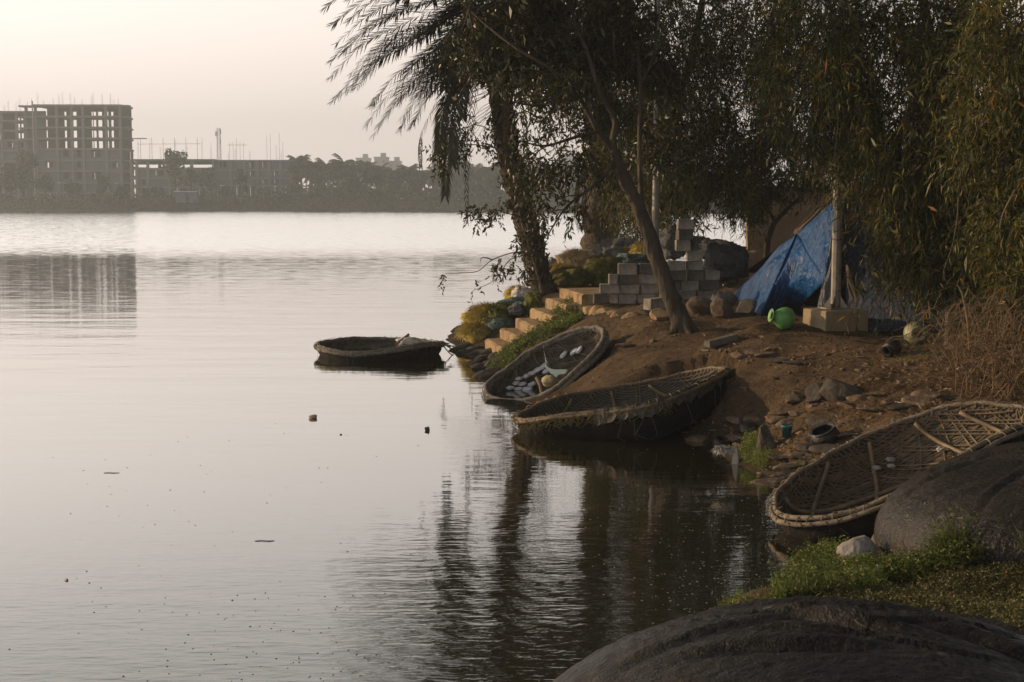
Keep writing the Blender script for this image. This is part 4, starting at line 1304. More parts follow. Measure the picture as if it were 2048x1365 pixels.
ORD = ['first', 'second', 'third', 'fourth', 'fifth', 'sixth', 'seventh', 'eighth']
def block(c, s, rz, lab, grp, mat=None):
    m = MB().box((0, 0, s[2] / 2), s, jit=.011)
    o = m.build('concrete_block', mat or random.choice([M_BLOCK, M_BLOCK, M_BLOCK2]), loc=(0, 0, 0), bevel=.012)
    o.location = c
    o.rotation_euler.z = rz
    return tag(o, lab, 'block', grp)
Yf = 25.2
zB = 1.17
bh = .172
def bx(px, Y): return P(px, 600, Y).x
courses = [  # front stack: (photo x from, to) of every block, bottom course first
    ('bottom', [(1187, 1217), (1219, 1236), (1236, 1273), (1275, 1311)]),
    ('second', [(1200, 1239), (1241, 1279), (1281, 1318)]),
    ('third', [(1217, 1236), (1238, 1276), (1278, 1317)]),
    ('top', [(1236, 1275), (1277, 1307)])]
for ci, (cn, row) in enumerate(courses):
    z = zB + ci * bh
    for i, (a, b) in enumerate(row):
        lab = f"grey concrete block, {ORD[i]} from the left in the {cn} course of the front stack"
        w = bx(b, Yf) - bx(a, Yf) - .012
        block(((bx(a, Yf) + bx(b, Yf)) / 2, Yf + .11 + random.uniform(-.04, .03), z + .001), (w, .2, bh - (.003 if ci < 3 else -.02)), random.uniform(-.09, .09), lab, 'blocks of the front stack',
              M_BLOCK2 if (ci, i) in ((2, 1), (3, 1), (0, 0)) else M_BLOCK)
Yk = 26.6
rear = [('bottom', [(1320, 1352), (1354, 1392), (1394, 1430)], 0), ('second', [(1322, 1360), (1362, 1398), (1400, 1438)], 1), ('third', [(1338, 1372), (1374, 1408), (1410, 1440)], 2), ('fourth', [(1336, 1370), (1372, 1408)], 3), ('fifth', [(1372, 1406)], 4)]
for cn, row, ci in rear:
    for i, (a, b) in enumerate(row):
        lab = f"shaded concrete block, {ORD[i]} from left in {cn} course of the stack behind the leaning trunk"
        w = bx(b, Yk) - bx(a, Yk) - .012
        block(((bx(a, Yk) + bx(b, Yk)) / 2, Yk + .11 + random.uniform(-.05, .05), 1.13 + ci * .185 + .001), (w, .2, .182), random.uniform(-.1, .1), lab, 'blocks of the rear stack', M_BLOCK2 if random.random() < .35 else M_BLOCK)
zt = 1.13 + 5 * .185
for k, (a, b, h, lab) in enumerate([(1351, 1380, .2, 'lowest block of the little tower on the rear stack'), (1354, 1384, .19, 'dark middle block of the little tower on the rear stack'), (1354, 1386, .2, 'topmost block of the little tower on the rear stack, against the water')]):
    block(((bx(a, Yk) + bx(b, Yk)) / 2, Yk + .12, zt + .002), (bx(b, Yk) - bx(a, Yk), .22, h - .004), random.uniform(-.2, .2), lab, 'blocks of the rear stack', M_BLOCK2 if k == 1 else M_BLOCK)
    zt += h
q = on_ground(1312, 622, 1.1)
block((q.x, q.y, q.z), (.36, .22, .2), .5, 'loose concrete block lying at the right foot of the front stack', 'blocks of the front stack', M_BLOCK)

# earth brick wall of the hut behind
Yw = 36.0
x0, x1 = bx(1493, Yw), bx(1720, Yw)
hw = thing('mud_brick_wall', 'plain mud brick wall standing behind the small tree and the tent', 'wall', ((x0 + x1) / 2, Yw, 1.1))
zt_ = P(0, 372, Yw).z
for k in range(int((zt_ - 1.0) / .2)):
    z = 1.0 + k * .2
    off = random.uniform(-.01, .01)
    MB().box(((x0 + x1) / 2 + off, Yw + .15 + random.uniform(-.006, .006), z + .1), (x1 - x0, .3, .194)).build('brick_course', M_MUD, hw)
MB().box(((x0 + x1) / 2, Yw + .17, (1.0 + zt_) / 2), (x1 - x0 - .04, .27, zt_ - 1.05)).build('mortar_core', M_MUD, hw)

# ------------------------------------------------------------------ rocks
def rock(c, s, seed, rot=None):
    bm = bmesh.new()
    bmesh.ops.create_icosphere(bm, subdivisions=3, radius=1)
    rd = random.Random(seed)
    planes = [(Vector((rd.gauss(0, 1), rd.gauss(0, 1), rd.gauss(0, 1))).normalized(), rd.uniform(.55, .95)) for _ in range(11)]
    R = rot or (Matrix.Rotation(rd.uniform(0, 6.28), 3, 'Z') @ Matrix.Rotation(rd.uniform(-.25, .25), 3, 'X'))
    vs = []
    for v in bm.verts:
        p = v.co.copy()
        for n_, d in planes:
            e_ = p.dot(n_) - d
            if e_ > 0: p -= n_ * e_ * .92
        p *= 1 + .03 * math.sin(7 * p.x + seed) * math.sin(6 * p.y)
        vs.append(Vector(c) + R @ Vector((p.x * s[0], p.y * s[1], p.z * s[2])))
    fs = [tuple(q.index for q in f.verts) for f in bm.faces]
    bm.free()
    return vs, fs
for a_ in KERB:
    MB().add(*rock(*a_, Matrix.Rotation(random.uniform(-.2, .2), 3, 'Z'))).build('kerb_stone', M_STEP, kr)
def add_rock(px, py, s, lab, seed, mat=None, z0=.8, grp=None, dz=.0, name='rock', cat='rock', rot=None):
    c = on_ground(px, py, z0, dz)
    o = MB().add(*rock(c, s, seed, rot)).build(name, mat or M_ROCK, loc=c)
    return tag(o, lab, cat, grp)
add_rock(1443, 632, (.34, .26, .2), 'brown boulder under the grey knotted net, left of the tent', 1, dz=.08)
add_rock(1398, 622, (.32, .3, .17), 'flat reddish rock at the right foot of the leaning trunk', 2, dz=.06)
add_rock(1494, 628, (.28, .25, .2), 'dark rock against the left corner of the tent', 3, dz=.06, mat=M_BLOCK2)
add_rock(1318, 636, (.2, .16, .14), 'broken yellow stone lying between the kerb and the leaning trunk', 4, dz=.05, mat=M_STEP)
add_rock(1345, 612, (.24, .2, .15), 'dark stone behind the foot of the leaning trunk', 5, dz=.08, mat=M_BLOCK2)
add_rock(1530, 902, (.17, .13, .25), 'upright dark slab of rock between the black pots and the green tumbler', 6, z0=.2, mat=M_ROCK_WET, dz=.06)
add_rock(1640, 800, (.22, .2, .17), 'dark rounded boulder on the slope above the green tumbler', 7, z0=.6, mat=M_ROCK_WET, dz=.04)
add_rock(1676, 797, (.3, .2, .19), 'black boulder on the slope right of the rounded one', 8, z0=.65, mat=M_ROCK_WET, dz=.04)
add_rock(1165, 786, (.2, .16, .13), 'grey stone wedged between the two middle coracles', 9, z0=.3, mat=M_BLOCK, dz=.1)
add_rock(1090, 655 + 6, (.12, .1, .06), 'pebble grey stone on the weeds beside the steps', 10, z0=.8, mat=M_BLOCK, dz=.02)
q = G(1712, 1112, .16)
o = MB().add(*rock(q, (.2, .16, .16), 17, Matrix.Rotation(.5, 3, 'Z') @ Matrix.Rotation(-.5, 3, 'Y'))).build('pale_rock', M_ROCK_PALE, loc=q)
tag(o, 'pale pinkish rock poking from the weeds before the upturned hull', 'rock')
# upright shard by the water
q = G(1470, 928, 0.0)
m = MB()
vs = [q + Vector(p) for p in ((-.055, 0, -.1), (.035, -.02, -.1), (.045, .0, .05), (.015, .01, .205), (-.02, .01, .12))]
m.add(vs + [v + Vector((.02, .05, 0)) for v in vs], [(0, 1, 2, 3, 4), (9, 8, 7, 6, 5)] + [(i, 5 + i, 5 + (i + 1) % 5, (i + 1) % 5) for i in range(5)])
tag(m.build('stone_shard', M_RAG, loc=q), 'thin pale pointed shard standing in the water by the weeds', 'shard')
# flat stones pitched into the slope
SLAB = [(1180, 728), (1252, 722), (1215, 760), (1300, 742), (1330, 715),
        (1500, 775), (1530, 782), (1560, 772), (1585, 762), (1545, 760), (1590, 800), (1568, 822), (1600, 828), (1550, 800), (1520, 815), (1475, 800), (1610, 790), (1628, 812), (1640, 845),
        (1490, 780), (1505, 835), (1480, 822), (1650, 775), (1690, 845), (1575, 850), (1555, 838), (1455, 840), (1425, 862), (1400, 880), (1385, 850), (1470, 870), (1355, 872),
        (1560, 915), (1590, 905), (1620, 895), (1600, 920), (1575, 935), (1555, 950), (1615, 912), (1580, 885), (1545, 935), (1562, 962), (1635, 880), (1660, 900), (1690, 870), (1545, 968), (1530, 945), (1590, 950),
        (1740, 822), (1775, 812), (1810, 815), (1840, 805), (1720, 800), (1860, 790), (1760, 790), (1700, 815), (1900, 795)]
for i, (px, py) in enumerate(SLAB):
    rd = random.Random(i + 100)
    s = rd.uniform(.08, .2) * (1.0 if py > 780 else 1.1)
    add_rock(px, py, (s * rd.uniform(1, 1.5), s * rd.uniform(.7, 1.1), s * .3), 'flat brown stone bedded in the earth slope of the bank', i + 200, z0=.5,
             mat=random.choice([M_ROCK, M_ROCK, M_ROCK, M_ROCK_WET]), grp='flat stones bedded in the bank', name='bank_stone', cat='stone', dz=.004)
SH2 = [(918, 692), (930, 690), (945, 697), (938, 706), (955, 712), (968, 716), (950, 724), (966, 732), (980, 728), (985, 742), (995, 735), (972, 748), (1000, 750), (925, 700), (960, 700), (978, 708), (990, 718), (1008, 738)]
for i, (px, py) in enumerate(SH2):
    rd = random.Random(i + 300)
    c = G(px, py, .05 + .0016 * max(0, 720 - py)); c.z = max(ground(c.x, c.y), .0) + .02
    s = rd.uniform(.12, .22)
    o = MB().add(*rock(c, (s * 1.5, s * .8, s * .5), i + 320, Matrix.Rotation(rd.uniform(.3, .9), 3, 'Z') @ Matrix.Rotation(rd.uniform(-.3, .1), 3, 'Y'))).build('shore_stone', M_ROCK_WET, loc=c)
    tag(o, 'dark wet stone at the waterline below the steps', 'stone', 'wet stones below the steps')
# plank like stone and paper scrap
q = on_ground(1442, 686, .9, .05)
tag(MB().box(q, (.46, .2, .09), Matrix.Rotation(.35, 3, 'Z') @ Matrix.Rotation(-.2, 3, 'Y'), jit=.015).build('wood_plank', M_BLOCK2, loc=q, bevel=.01), 'short dark plank lying on the bare earth below the tent', 'plank')
for i, (px, py, lab) in enumerate([(1410, 702, 'small yellow paper scrap below the plank on the bare earth'), (1525, 676, 'tiny white scrap on the earth below the green pot'), (1800, 795, 'pale scrap among the litter above the tan coracle'), (1720, 715, 'tiny pale scrap on the earth below the lamp pole base')]):
    q = on_ground(px, py, .9, .02)
    tag(MB().box(q, (.09, .06, .006), Matrix.Rotation(i, 3, 'Z') @ Matrix.Rotation(.2, 3, 'X')).build('paper_scrap', M_CLOTH_CREAM, loc=q), lab, 'scrap')

# ------------------------------------------------------------------ nets and sacks heaped on the headland
M_NETYEL = pm('yellow_net', (.42, .33, .06), (.75, .60, .17), rough=.95, scale=12, bump=1, bscale=60, dist=.05)
M_NETGRN = pm('green_net', (.07, .08, .02), (.22, .22, .06), rough=.95, scale=9, bump=1, bscale=60, dist=.05)
M_NETTEAL = pm('teal_net', (.07, .11, .11), (.2, .27, .27), rough=.9, scale=9, bump=1, bscale=50, dist=.05)
M_NETGREY = pm('grey_net', (.10, .10, .105), (.24, .24, .25), rough=.95, scale=9, bump=1, bscale=60, dist=.05)
M_STRAW = pm('straw_net', (.35, .27, .14), (.6, .48, .28), rough=.95, scale=12, bump=1, bscale=60, dist=.05)
M_DARKBAG = pm('dark_sacking', (.025, .03, .032), (.07, .08, .085), rough=.8, scale=6, bump=.8, bscale=20, dist=.05)
M_RED = pm('dark_red_cloth', (.06, .012, .012), (.12, .03, .025), rough=.95, scale=9, bump=.5)
def heap(name, px, py, Y, s, mat, lab, cat='net', fuzz=0, seed=0, fl=.13, grp=None, lift=0.0):
    """a slumped heap: its centre at a photo pixel Y metres ahead"""
    c = P(px, py, Y)
    c.z += lift
    m = MB()
    rd = random.Random(seed + 1)
    m.add(*pillow(c, s, seed, rough=.42))
    for k in range(3):
        m.add(*pillow(c + Vector((rd.uniform(-.5, .5) * s[0], rd.uniform(-.5, .5) * s[1], rd.uniform(-.1, .35) * s[2])), (s[0] * .55, s[1] * .55, s[2] * .62), seed * 7 + k, rough=.4))
    for k in range(int(fuzz * 2.2)):
        u = Vector((rd.gauss(0, 1), rd.gauss(0, 1), abs(rd.gauss(0, 1)))).normalized()
        b = c + Vector((u.x * s[0], u.y * s[1], u.z * s[2])) * rd.uniform(.85, 1.08)
        d = (u + Vector((rd.gauss(0, .8), rd.gauss(0, .8), rd.gauss(0, .6)))).normalized() * fl * rd.uniform(.4, 1.2)
        w = d.orthogonal().normalized() * .0045
        e1 = b + d * .55 + Vector((0, 0, .01)); e2 = b + d + Vector((0, 0, -.25 * fl))
        m.add([b - w, b + w, e1 + w, e1 - w, e2 + w * .3, e2 - w * .3], [(0, 1, 2, 3), (3, 2, 4, 5)])
    b0 = Vector((c.x, c.y, c.z - s[2]))
    return tag(m.build(name, mat, loc=b0, smooth=True), lab, cat, grp)
heap('fishing_net', 972, 640, 29.3, (.34, .45, .24), M_NETYEL, 'bright yellow nylon net spilling down to the water left of the steps', fuzz=1500, seed=1, fl=.2)
heap('fishing_net', 948, 668, 29.0, (.22, .35, .16), M_NETYEL, 'yellow net tail at the water\'s edge, below the bright heap', fuzz=900, seed=2, fl=.2)
heap('fishing_net', 1002, 628, 28.9, (.25, .3, .17), M_NETGRN, 'yellow green net heap beside the lower steps', fuzz=700, seed=3)
heap('fishing_net', 1032, 612, 29.4, (.34, .3, .14), M_NETTEAL, 'teal net bundle beside the steps, above the yellow net', fuzz=300, seed=4, fl=.08)
heap('fishing_net', 1000, 650, 28.3, (.24, .22, .12), M_NETTEAL, 'dark teal net lying below the grey sack by the steps', fuzz=200, seed=5, fl=.08)
heap('sack', 1033, 620, 28.6, (.17, .15, .1), M_NETGREY, 'small round grey sack on the teal net by the steps', 'sack', seed=6)
heap('sack', 1046, 592, 29.8, (.24, .2, .17), M_SACKW, 'pale striped sack behind the steps under the dark red cloth', 'sack', seed=7)
heap('sack', 1068, 600, 28.9, (.17, .16, .17), M_NETGRN, 'pale green sack at the foot of the date palm', 'sack', seed=8)
heap('fishing_net', 1037, 592, 30.4, (.22, .3, .16), M_NETYEL, 'pale yellow net behind the striped sack', fuzz=700, seed=9, fl=.14)
heap('cloth', 1060, 567, 30.2, (.11, .1, .07), M_RED, 'dark red cloth lying on top of the striped sack', 'cloth', seed=10)
heap('fishing_net', 1143, 560, 30.5, (.44, .4, .24), M_NETGRN, 'wide green net heap right of the date palm foot', fuzz=1800, seed=11, fl=.1)
heap('fishing_net', 1120, 550, 31.6, (.36, .3, .2), M_NETYEL, 'yellow green net behind the wide green heap', fuzz=900, seed=12)
heap('fishing_net', 1207, 545, 30.6, (.36, .4, .34), M_NETGRN, 'tall dark green net heap left of the block stack', fuzz=1600, seed=13, fl=.1)
heap('fishing_net', 1150, 528, 37.0, (.36, .4, .3), M_STRAW, 'straw coloured net at the left foot of the thick trunk', fuzz=1200, seed=14, fl=.2)
heap('fishing_net', 1122, 538, 38.0, (.42, .5, .2), M_NETGREY, 'grey white net heap at the far edge of the headland', fuzz=900, seed=15, fl=.2)
heap('fishing_net', 1237, 508, 35.0, (.62, .5, .33), M_NETGREY, 'wide grey net heap right of the thick trunk', fuzz=1500, seed=16, fl=.14)
heap('sack', 1262, 520, 33.0, (.38, .3, .15), M_NETTEAL, 'pale blue grey sack lying before the wide grey net', 'sack', seed=17)
heap('fishing_net', 1288, 505, 34.0, (.24, .3, .2), M_NETYEL, 'yellow net tuft left of the leaning trunk', fuzz=900, seed=18, fl=.15)
heap('sack', 1344, 488, 30.5, (.33, .3, .32), M_NETGREY, 'bulging pale grey sack on the rear block stack', 'sack', seed=19, fuzz=200)
heap('sack', 1432, 500, 30.0, (.42, .4, .2), M_DARKBAG, 'long dark sack draped over the rear block stack', 'sack', seed=20)
heap('sack', 1452, 525, 29.0, (.40, .4, .42), M_DARKBAG, 'big dark bulging sack right of the rear block stack', 'sack', seed=21)
heap('sack', 1394, 490, 30.6, (.28, .3, .18), M_DARKBAG, 'dark folded sack behind the little block tower', 'sack', seed=22)
heap('fishing_net', 1446, 600, 24.0, (.2, .18, .12), M_NETGREY, 'grey knotted net resting on the brown boulder', fuzz=200, seed=23, fl=.06)
heap('earth_mound', 1487, 545, 34, (.5, .5, .45), M_MUD, 'low earth mound at the left end of the mud brick wall', 'mound', seed=24)
heap('fishing_net', 1448, 900 + 2, 15.2, (.08, .06, .02), M_RAG, 'ragged white netting scrap at the water below the black pots', fuzz=200, seed=25, fl=.07)

# ------------------------------------------------------------------ the blue tent
def tarp_mat(name, c1, c2, rough=.42):
    m, n, l, b = mat_new(name)
    t = n.new('ShaderNodeTexCoord')
    def noise(sc, det, st=(1, 1, 1), rot=0):
        mp = n.new('ShaderNodeMapping'); mp.inputs['Scale'].default_value = st; mp.inputs['Rotation'].default_value = (0, rot, 0)
        l.new(t.outputs['Object'], mp.inputs[0])
        k = n.new('ShaderNodeTexNoise'); k.inputs['Scale'].default_value = sc; k.inputs['Detail'].default_value = det; k.inputs['Distortion'].default_value = .5
        l.new(mp.outputs[0], k.inputs['Vector']); return k
    a, c = noise(1.6, 5), noise(11, 6, (1, 1, .4), .7)
    r = n.new('ShaderNodeValToRGB')
    r.color_ramp.elements[0].position, r.color_ramp.elements[1].position = .35, .68
    r.color_ramp.elements[0].color, r.color_ramp.elements[1].color = (*c1, 1), (*c2, 1)
    l.new(a.outputs['Fac'], r.inputs[0]); l.new(r.outputs[0], b.inputs['Base Color'])
    b.inputs['Roughness'].default_value = rough
    b.inputs['Specular IOR Level'].default_value = .26
    bp = n.new('ShaderNodeBump'); bp.inputs['Strength'].default_value = 1.0; bp.inputs['Distance'].default_value = .09
    l.new(c.outputs['Fac'], bp.inputs['Height']); l.new(bp.outputs[0], b.inputs['Normal'])
    return m
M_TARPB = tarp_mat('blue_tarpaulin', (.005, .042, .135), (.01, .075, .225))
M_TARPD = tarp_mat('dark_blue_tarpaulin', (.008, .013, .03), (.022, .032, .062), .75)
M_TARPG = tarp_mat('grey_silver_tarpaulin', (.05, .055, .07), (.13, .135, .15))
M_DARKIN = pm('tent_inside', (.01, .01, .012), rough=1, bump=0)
def sheet(name, mat, root, c00, c10, c11, c01, sag=.08, seed=0, n=28, wr=.02, edge=None):
    """a wrinkled sheet between four corners; u runs c00->c10, v c00->c01"""
    rd = np.random.default_rng(seed)
    m = MB()
    nm = norm((Vector(c10) - Vector(c00)).cross(Vector(c01) - Vector(c00)))
    ph = rd.uniform(0, 6, 8); fr = rd.uniform(3, 16, 8)
    for i in range(n + 1):
        for j in range(n + 1):
            u, v = i / n, j / n
            p = Vector(c00).lerp(Vector(c10), u).lerp(Vector(c01).lerp(Vector(c11), u), v)
            k = math.sin(math.pi * u) * math.sin(math.pi * v)
            em = min(1.0, 4 * math.sin(math.pi * u)) * min(1.0, 5 * v)
            w = em * sum(math.sin(fr[q] * (u if q % 2 else (u * .6 + v * .8)) + ph[q]) for q in range(8)) * wr * (.35 + min(k * 2, 1)) * .35
            w += em * .22 * wr * math.sin((19 + 6 * math.sin(v * 3 + ph[1])) * u * (1.25 - .6 * v) + ph[0])     # folds fanning from the peak
            p = p + nm * (w - sag * k)
            if edge and v > .8:
                p.z += edge * math.sin(u * 9 + seed) * (v - .8) * 5
            m.v.append(tuple(p))
    m.f += [(i * (n + 1) + j, (i + 1) * (n + 1) + j, (i + 1) * (n + 1) + j + 1, i * (n + 1) + j + 1) for i in range(n) for j in range(n)]
    o = m.build(name, mat, root, smooth=True)
    s = o.modifiers.new('thick', 'SOLIDIFY'); s.thickness = .006
    return o
M_HEM = pm('brown_sacking', (.04, .03, .022), (.10, .078, .058), rough=.95, scale=9, bump=.5)
apex = P(1674, 398, 23.6)
tent = thing('tarp_tent', 'makeshift tent of blue and dark tarpaulins tied round the lamp pole side', 'tent', on_ground(1640, 640, 1.1))
gl_ = on_ground(1474, 598, 1.1, .03)
Lc = P(1466, 590, gl_.y); 
fold0 = P(1594, 468, 24.6)
Bt = on_ground(1586, 630, 1.1, .0)
ridge_top2 = P(1664, 425, 23.2)
fold_low = P(1520, 628, 23.6); fold_low.z = ground(fold_low.x, fold_low.y) + .02
# left wing (glossy, catching the sky) and the deep blue panel beside it
sheet('blue_panel', M_TARPB, tent, fold0, P(1592, 470, 24.3), fold_low, Lc, sag=.10, seed=1, wr=.05)
sheet('blue_panel', M_TARPB, tent, apex, P(1678, 402, 23.3), P(1650, 562, 22.6), P(1594, 468, 24.35), sag=.08, seed=2, wr=.04)
sheet('blue_panel', M_TARPB, tent, P(1594, 468, 24.35), P(1650, 562, 22.6), Bt, fold_low, sag=.10, seed=3, wr=.05)
sheet('grey_flap', M_TARPG, tent, P(1672, 430, 23.2), P(1684, 430, 23.1), P(1682, 622, 22.2), P(1634, 620, 22.4), sag=.03, seed=4, wr=.035)
sheet('brown_hem', M_HEM, tent, P(1690, 530, 22.6), P(1696, 530, 22.5), P(1728, 648, 21.9), P(1702, 612, 22.2), sag=.02, seed=5, wr=.02)
Rb = P(1905, 420, 25.0); Rr = on_ground(1905, 668, 1.15); Rl = on_ground(1712, 650, 1.1)
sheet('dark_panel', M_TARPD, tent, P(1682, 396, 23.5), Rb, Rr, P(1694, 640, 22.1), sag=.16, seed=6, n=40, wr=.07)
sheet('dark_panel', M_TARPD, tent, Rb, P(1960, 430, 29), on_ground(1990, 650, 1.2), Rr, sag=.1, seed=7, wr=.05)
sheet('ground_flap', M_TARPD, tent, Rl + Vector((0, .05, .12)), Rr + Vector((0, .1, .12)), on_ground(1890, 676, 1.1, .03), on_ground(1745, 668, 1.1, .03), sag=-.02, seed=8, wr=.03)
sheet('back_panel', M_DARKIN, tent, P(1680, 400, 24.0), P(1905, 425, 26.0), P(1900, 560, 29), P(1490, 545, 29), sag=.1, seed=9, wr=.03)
sheet('dark_inner_sheet', M_DARKIN, tent, P(1655, 470, 24.4), P(1690, 470, 24.2), P(1692, 625, 23.6), P(1588, 606, 24.4), sag=.0, seed=12, wr=.02)  # near-black sheet behind the front panels
for a, b, r_ in [(P(1700, 352, 24.2), P(1592, 468, 25.2), .055), (P(1680, 385, 23.9), P(1930, 405, 27.5), .045)]:
    MB().tube([a, a.lerp(b, .5) + Vector((0, 0, -.03)), b], r_, 8).build('ridge_pole', M_BARK, tent, smooth=True)
sheet('rolled_mat', M_BARK, tent, P(1692, 358, 24.1), P(1702, 372, 24.0), P(1600, 478, 24.9), P(1588, 462, 25.1), sag=-.04, seed=10, wr=.03)
for k in range(5):
    z = 1.9 + k * .18
    a = P(1686, 400, 22.6)
M_TRUNKTIE = None

# ------------------------------------------------------------------ lamp poles
M_GALV = pm('galvanised_steel', (.15, .132, .112), (.25, .225, .19), rough=.5, scale=9, bump=.05, metal=.35)
M_PLINTH = pm('plinth_concrete', (.19, .145, .09), (.30, .235, .15), rough=.95, scale=5, bump=.5, bscale=30, dist=.02)
q = on_ground(1683, 664, 1.1)
pole = thing('lamp_pole', 'grey steel lamp pole with bolted foot on a square concrete plinth, before the tent', 'lamp pole', q)
RZ = Matrix.Rotation(math.radians(16), 3, 'Z')
MB().box(q + Vector((0, .42, .09)), (.72, .72, .44), RZ, jit=.008).build('plinth', M_PLINTH, pole, bevel=.02)
pt = q + Vector((.0, .42, .31))
MB().box(pt + Vector((0, 0, .012)), (.34, .34, .024), RZ).build('base_plate', M_GALV, pole)
m = MB().lathe([(.074, .02), (.074, .9), (.07, 1.6), (.066, 2.6), (.055, 4.2), (.05, 6.2), (0, 6.2)], 10, Matrix.Translation(pt))
for s in range(4):
    a = math.radians(16 + 45 + 90 * s)
    d = Vector((math.cos(a), math.sin(a), 0)); e_ = Vector((-d.y, d.x, 0)) * .006
    m.add([pt + d * .07 - e_ + Vector((0, 0, .024)), pt + d * .19 - e_ + Vector((0, 0, .024)), pt + d * .07 - e_ + Vector((0, 0, .2)),
           pt + d * .07 + e_ + Vector((0, 0, .024)), pt + d * .19 + e_ + Vector((0, 0, .024)), pt + d * .07 + e_ + Vector((0, 0, .2))], [(0, 1, 2), (5, 4, 3), (1, 4, 5, 2), (0, 3, 4, 1)])
m.build('shaft', M_GALV, pole)
for s in range(4):
    a = math.radians(16 + 45 + 90 * s)
    MB().tube([pt + Vector((math.cos(a) * .2, math.sin(a) * .2, -.02)), pt + Vector((math.cos(a) * .2, math.sin(a) * .2, .09))], .016, 6).build('anchor_bolt', M_STEEL, pole)
m = MB()
for z in (1.05, 1.5, 1.54, 2.1):
    m.tube([pt + Vector((math.cos(t) * .079, math.sin(t) * .079, z + .02 * math.sin(t))) for t in np.linspace(0, 2 * math.pi, 15)], .009, 4, cap=False)
m.build('rope_tie', M_DARKBAG, pole)
MB().tube([pt + Vector((0, 0, 6.1)), pt + Vector((-.3, -.1, 6.5)), pt + Vector((-1.0, -.2, 6.7))], .03, 6).build('lamp_arm', M_GALV, pole)
MB().box(pt + Vector((-1.25, -.2, 6.7)), (.55, .2, .1)).build('lamp_head', M_GALV, pole, bevel=.03)
q = P(1311, 470, 27.6); q.z = ground(q.x, q.y)
p2 = thing('lamp_pole', 'thin pale lamp pole standing far back behind the leaning trunk', 'lamp pole', q)
MB().lathe([(.10, 0), (.10, .5), (.075, .52), (.062, 3), (.05, 6.3), (0, 6.3)], 10, Matrix.Translation(q)).build('shaft', M_GALV, p2, smooth=True)
MB().box(q + Vector((0, 0, .05)), (.4, .4, .3)).build('plinth', M_PLINTH, p2, bevel=.02)
MB().tube([q + Vector((0, 0, 6.2)), q + Vector((.3, 0, 6.6)), q + Vector((1.0, 0, 6.7))], .03, 6).build('lamp_arm', M_GALV, p2)
MB().box(q + Vector((1.2, 0, 6.7)), (.5, .2, .1)).build('lamp_head', M_GALV, p2, bevel=.03)

# ------------------------------------------------------------------ pots
def plastic(name, c, rough=.35, trans=.0):
    m, n, l, b = mat_new(name)
    b.inputs['Base Color'].default_value = (*c, 1)
    b.inputs['Roughness'].default_value = rough
    b.inputs['Subsurface Weight'].default_value = trans
    b.inputs['Subsurface Radius'].default_value = (.03, .03, .02)
    t = n.new('ShaderNodeTexCoord'); no = n.new('ShaderNodeTexNoise'); no.inputs['Scale'].default_value = 14; no.inputs['Detail'].default_value = 4
    l.new(t.outputs['Object'], no.inputs['Vector'])
    r = n.new('ShaderNodeValToRGB'); r.color_ramp.elements[0].position, r.color_ramp.elements[1].position = .3, .7
    r.color_ramp.elements[0].color = (*[x * .72 for x in c], 1); r.color_ramp.elements[1].color = (*c, 1)
    l.new(no.outputs['Fac'], r.inputs[0]); l.new(r.outputs[0], b.inputs['Base Color'])
    return m
M_GREENP = plastic('green_plastic', (.11, .30, .07), .5, .1)
M_BEIGEP = plastic('faded_plastic', (.26, .25, .15), .5, .1)
M_TEALP = plastic('teal_plastic', (.03, .14, .12), .4)
M_BLACKPOT = pm('sooty_metal', (.012, .011, .011), (.04, .037, .035), rough=.45, scale=8, bump=.3, metal=.5, spec=.5)
M_ALU = pm('worn_aluminium', (.3, .29, .27), (.5, .48, .45), rough=.4, scale=12, bump=.1, metal=.8)
M_WORN = pm('worn_pot_rim', (.05, .048, .045), (.2, .19, .175), rough=.4, scale=12, bump=.1, metal=.8)
def axis_m(c, axis):
    z = norm(axis); x = z.orthogonal().normalized(); y = z.cross(x)
    return Matrix.Translation(c) @ Matrix((x, y, z)).transposed().to_4x4()
def kudam(c, axis, r, mat, lab, name='water_pot'):
    """round bellied water pot: centre of belly c, mouth along axis"""
    M4 = axis_m(c, axis)
    root = thing(name, lab, 'pot', c - Vector((0, 0, r)))
    MB().lathe([(0, -r * .72), (r * .62, -r * .7), (r * .86, -r * .5), (r * .98, -r * .18), (r * .99, r * .02), (r * .86, r * .38), (r * .62, r * .72), (r * .38, r * .92), (r * .31, r * 1.02), (r * .31, r * 1.14),
                (r * .31, r * 1.1), (r * .31, r * .9), (r * .6, r * .6), (r * .85, r * .3), (r * .88, -r * .2), (0, -r * .8)], 32, M4).build('belly', mat, root, smooth=True)
    MB().lathe([(r * .33, r * 1.08), (r * .42, r * 1.14), (r * .56, r * 1.2), (r * .58, r * 1.25), (r * .54, r * 1.26), (r * .4, r * 1.2), (r * .3, r * 1.14)], 28, M4).build('mouth_rim', mat, root, smooth=True)
    return root
q = on_ground(1566, 659, 1.1)
kudam(q + Vector((.02, .02, .165)), Vector((-.92, -.18, .22)), .175, M_GREENP, 'bright green plastic water pot lying on its side before the tent')
q = on_ground(1832, 692, 1.1)
kudam(q + Vector((0, .02, .165)), Vector((-.12, -.95, .08)), .175, M_BEIGEP, 'faded beige green water pot lying with its mouth towards the viewer')
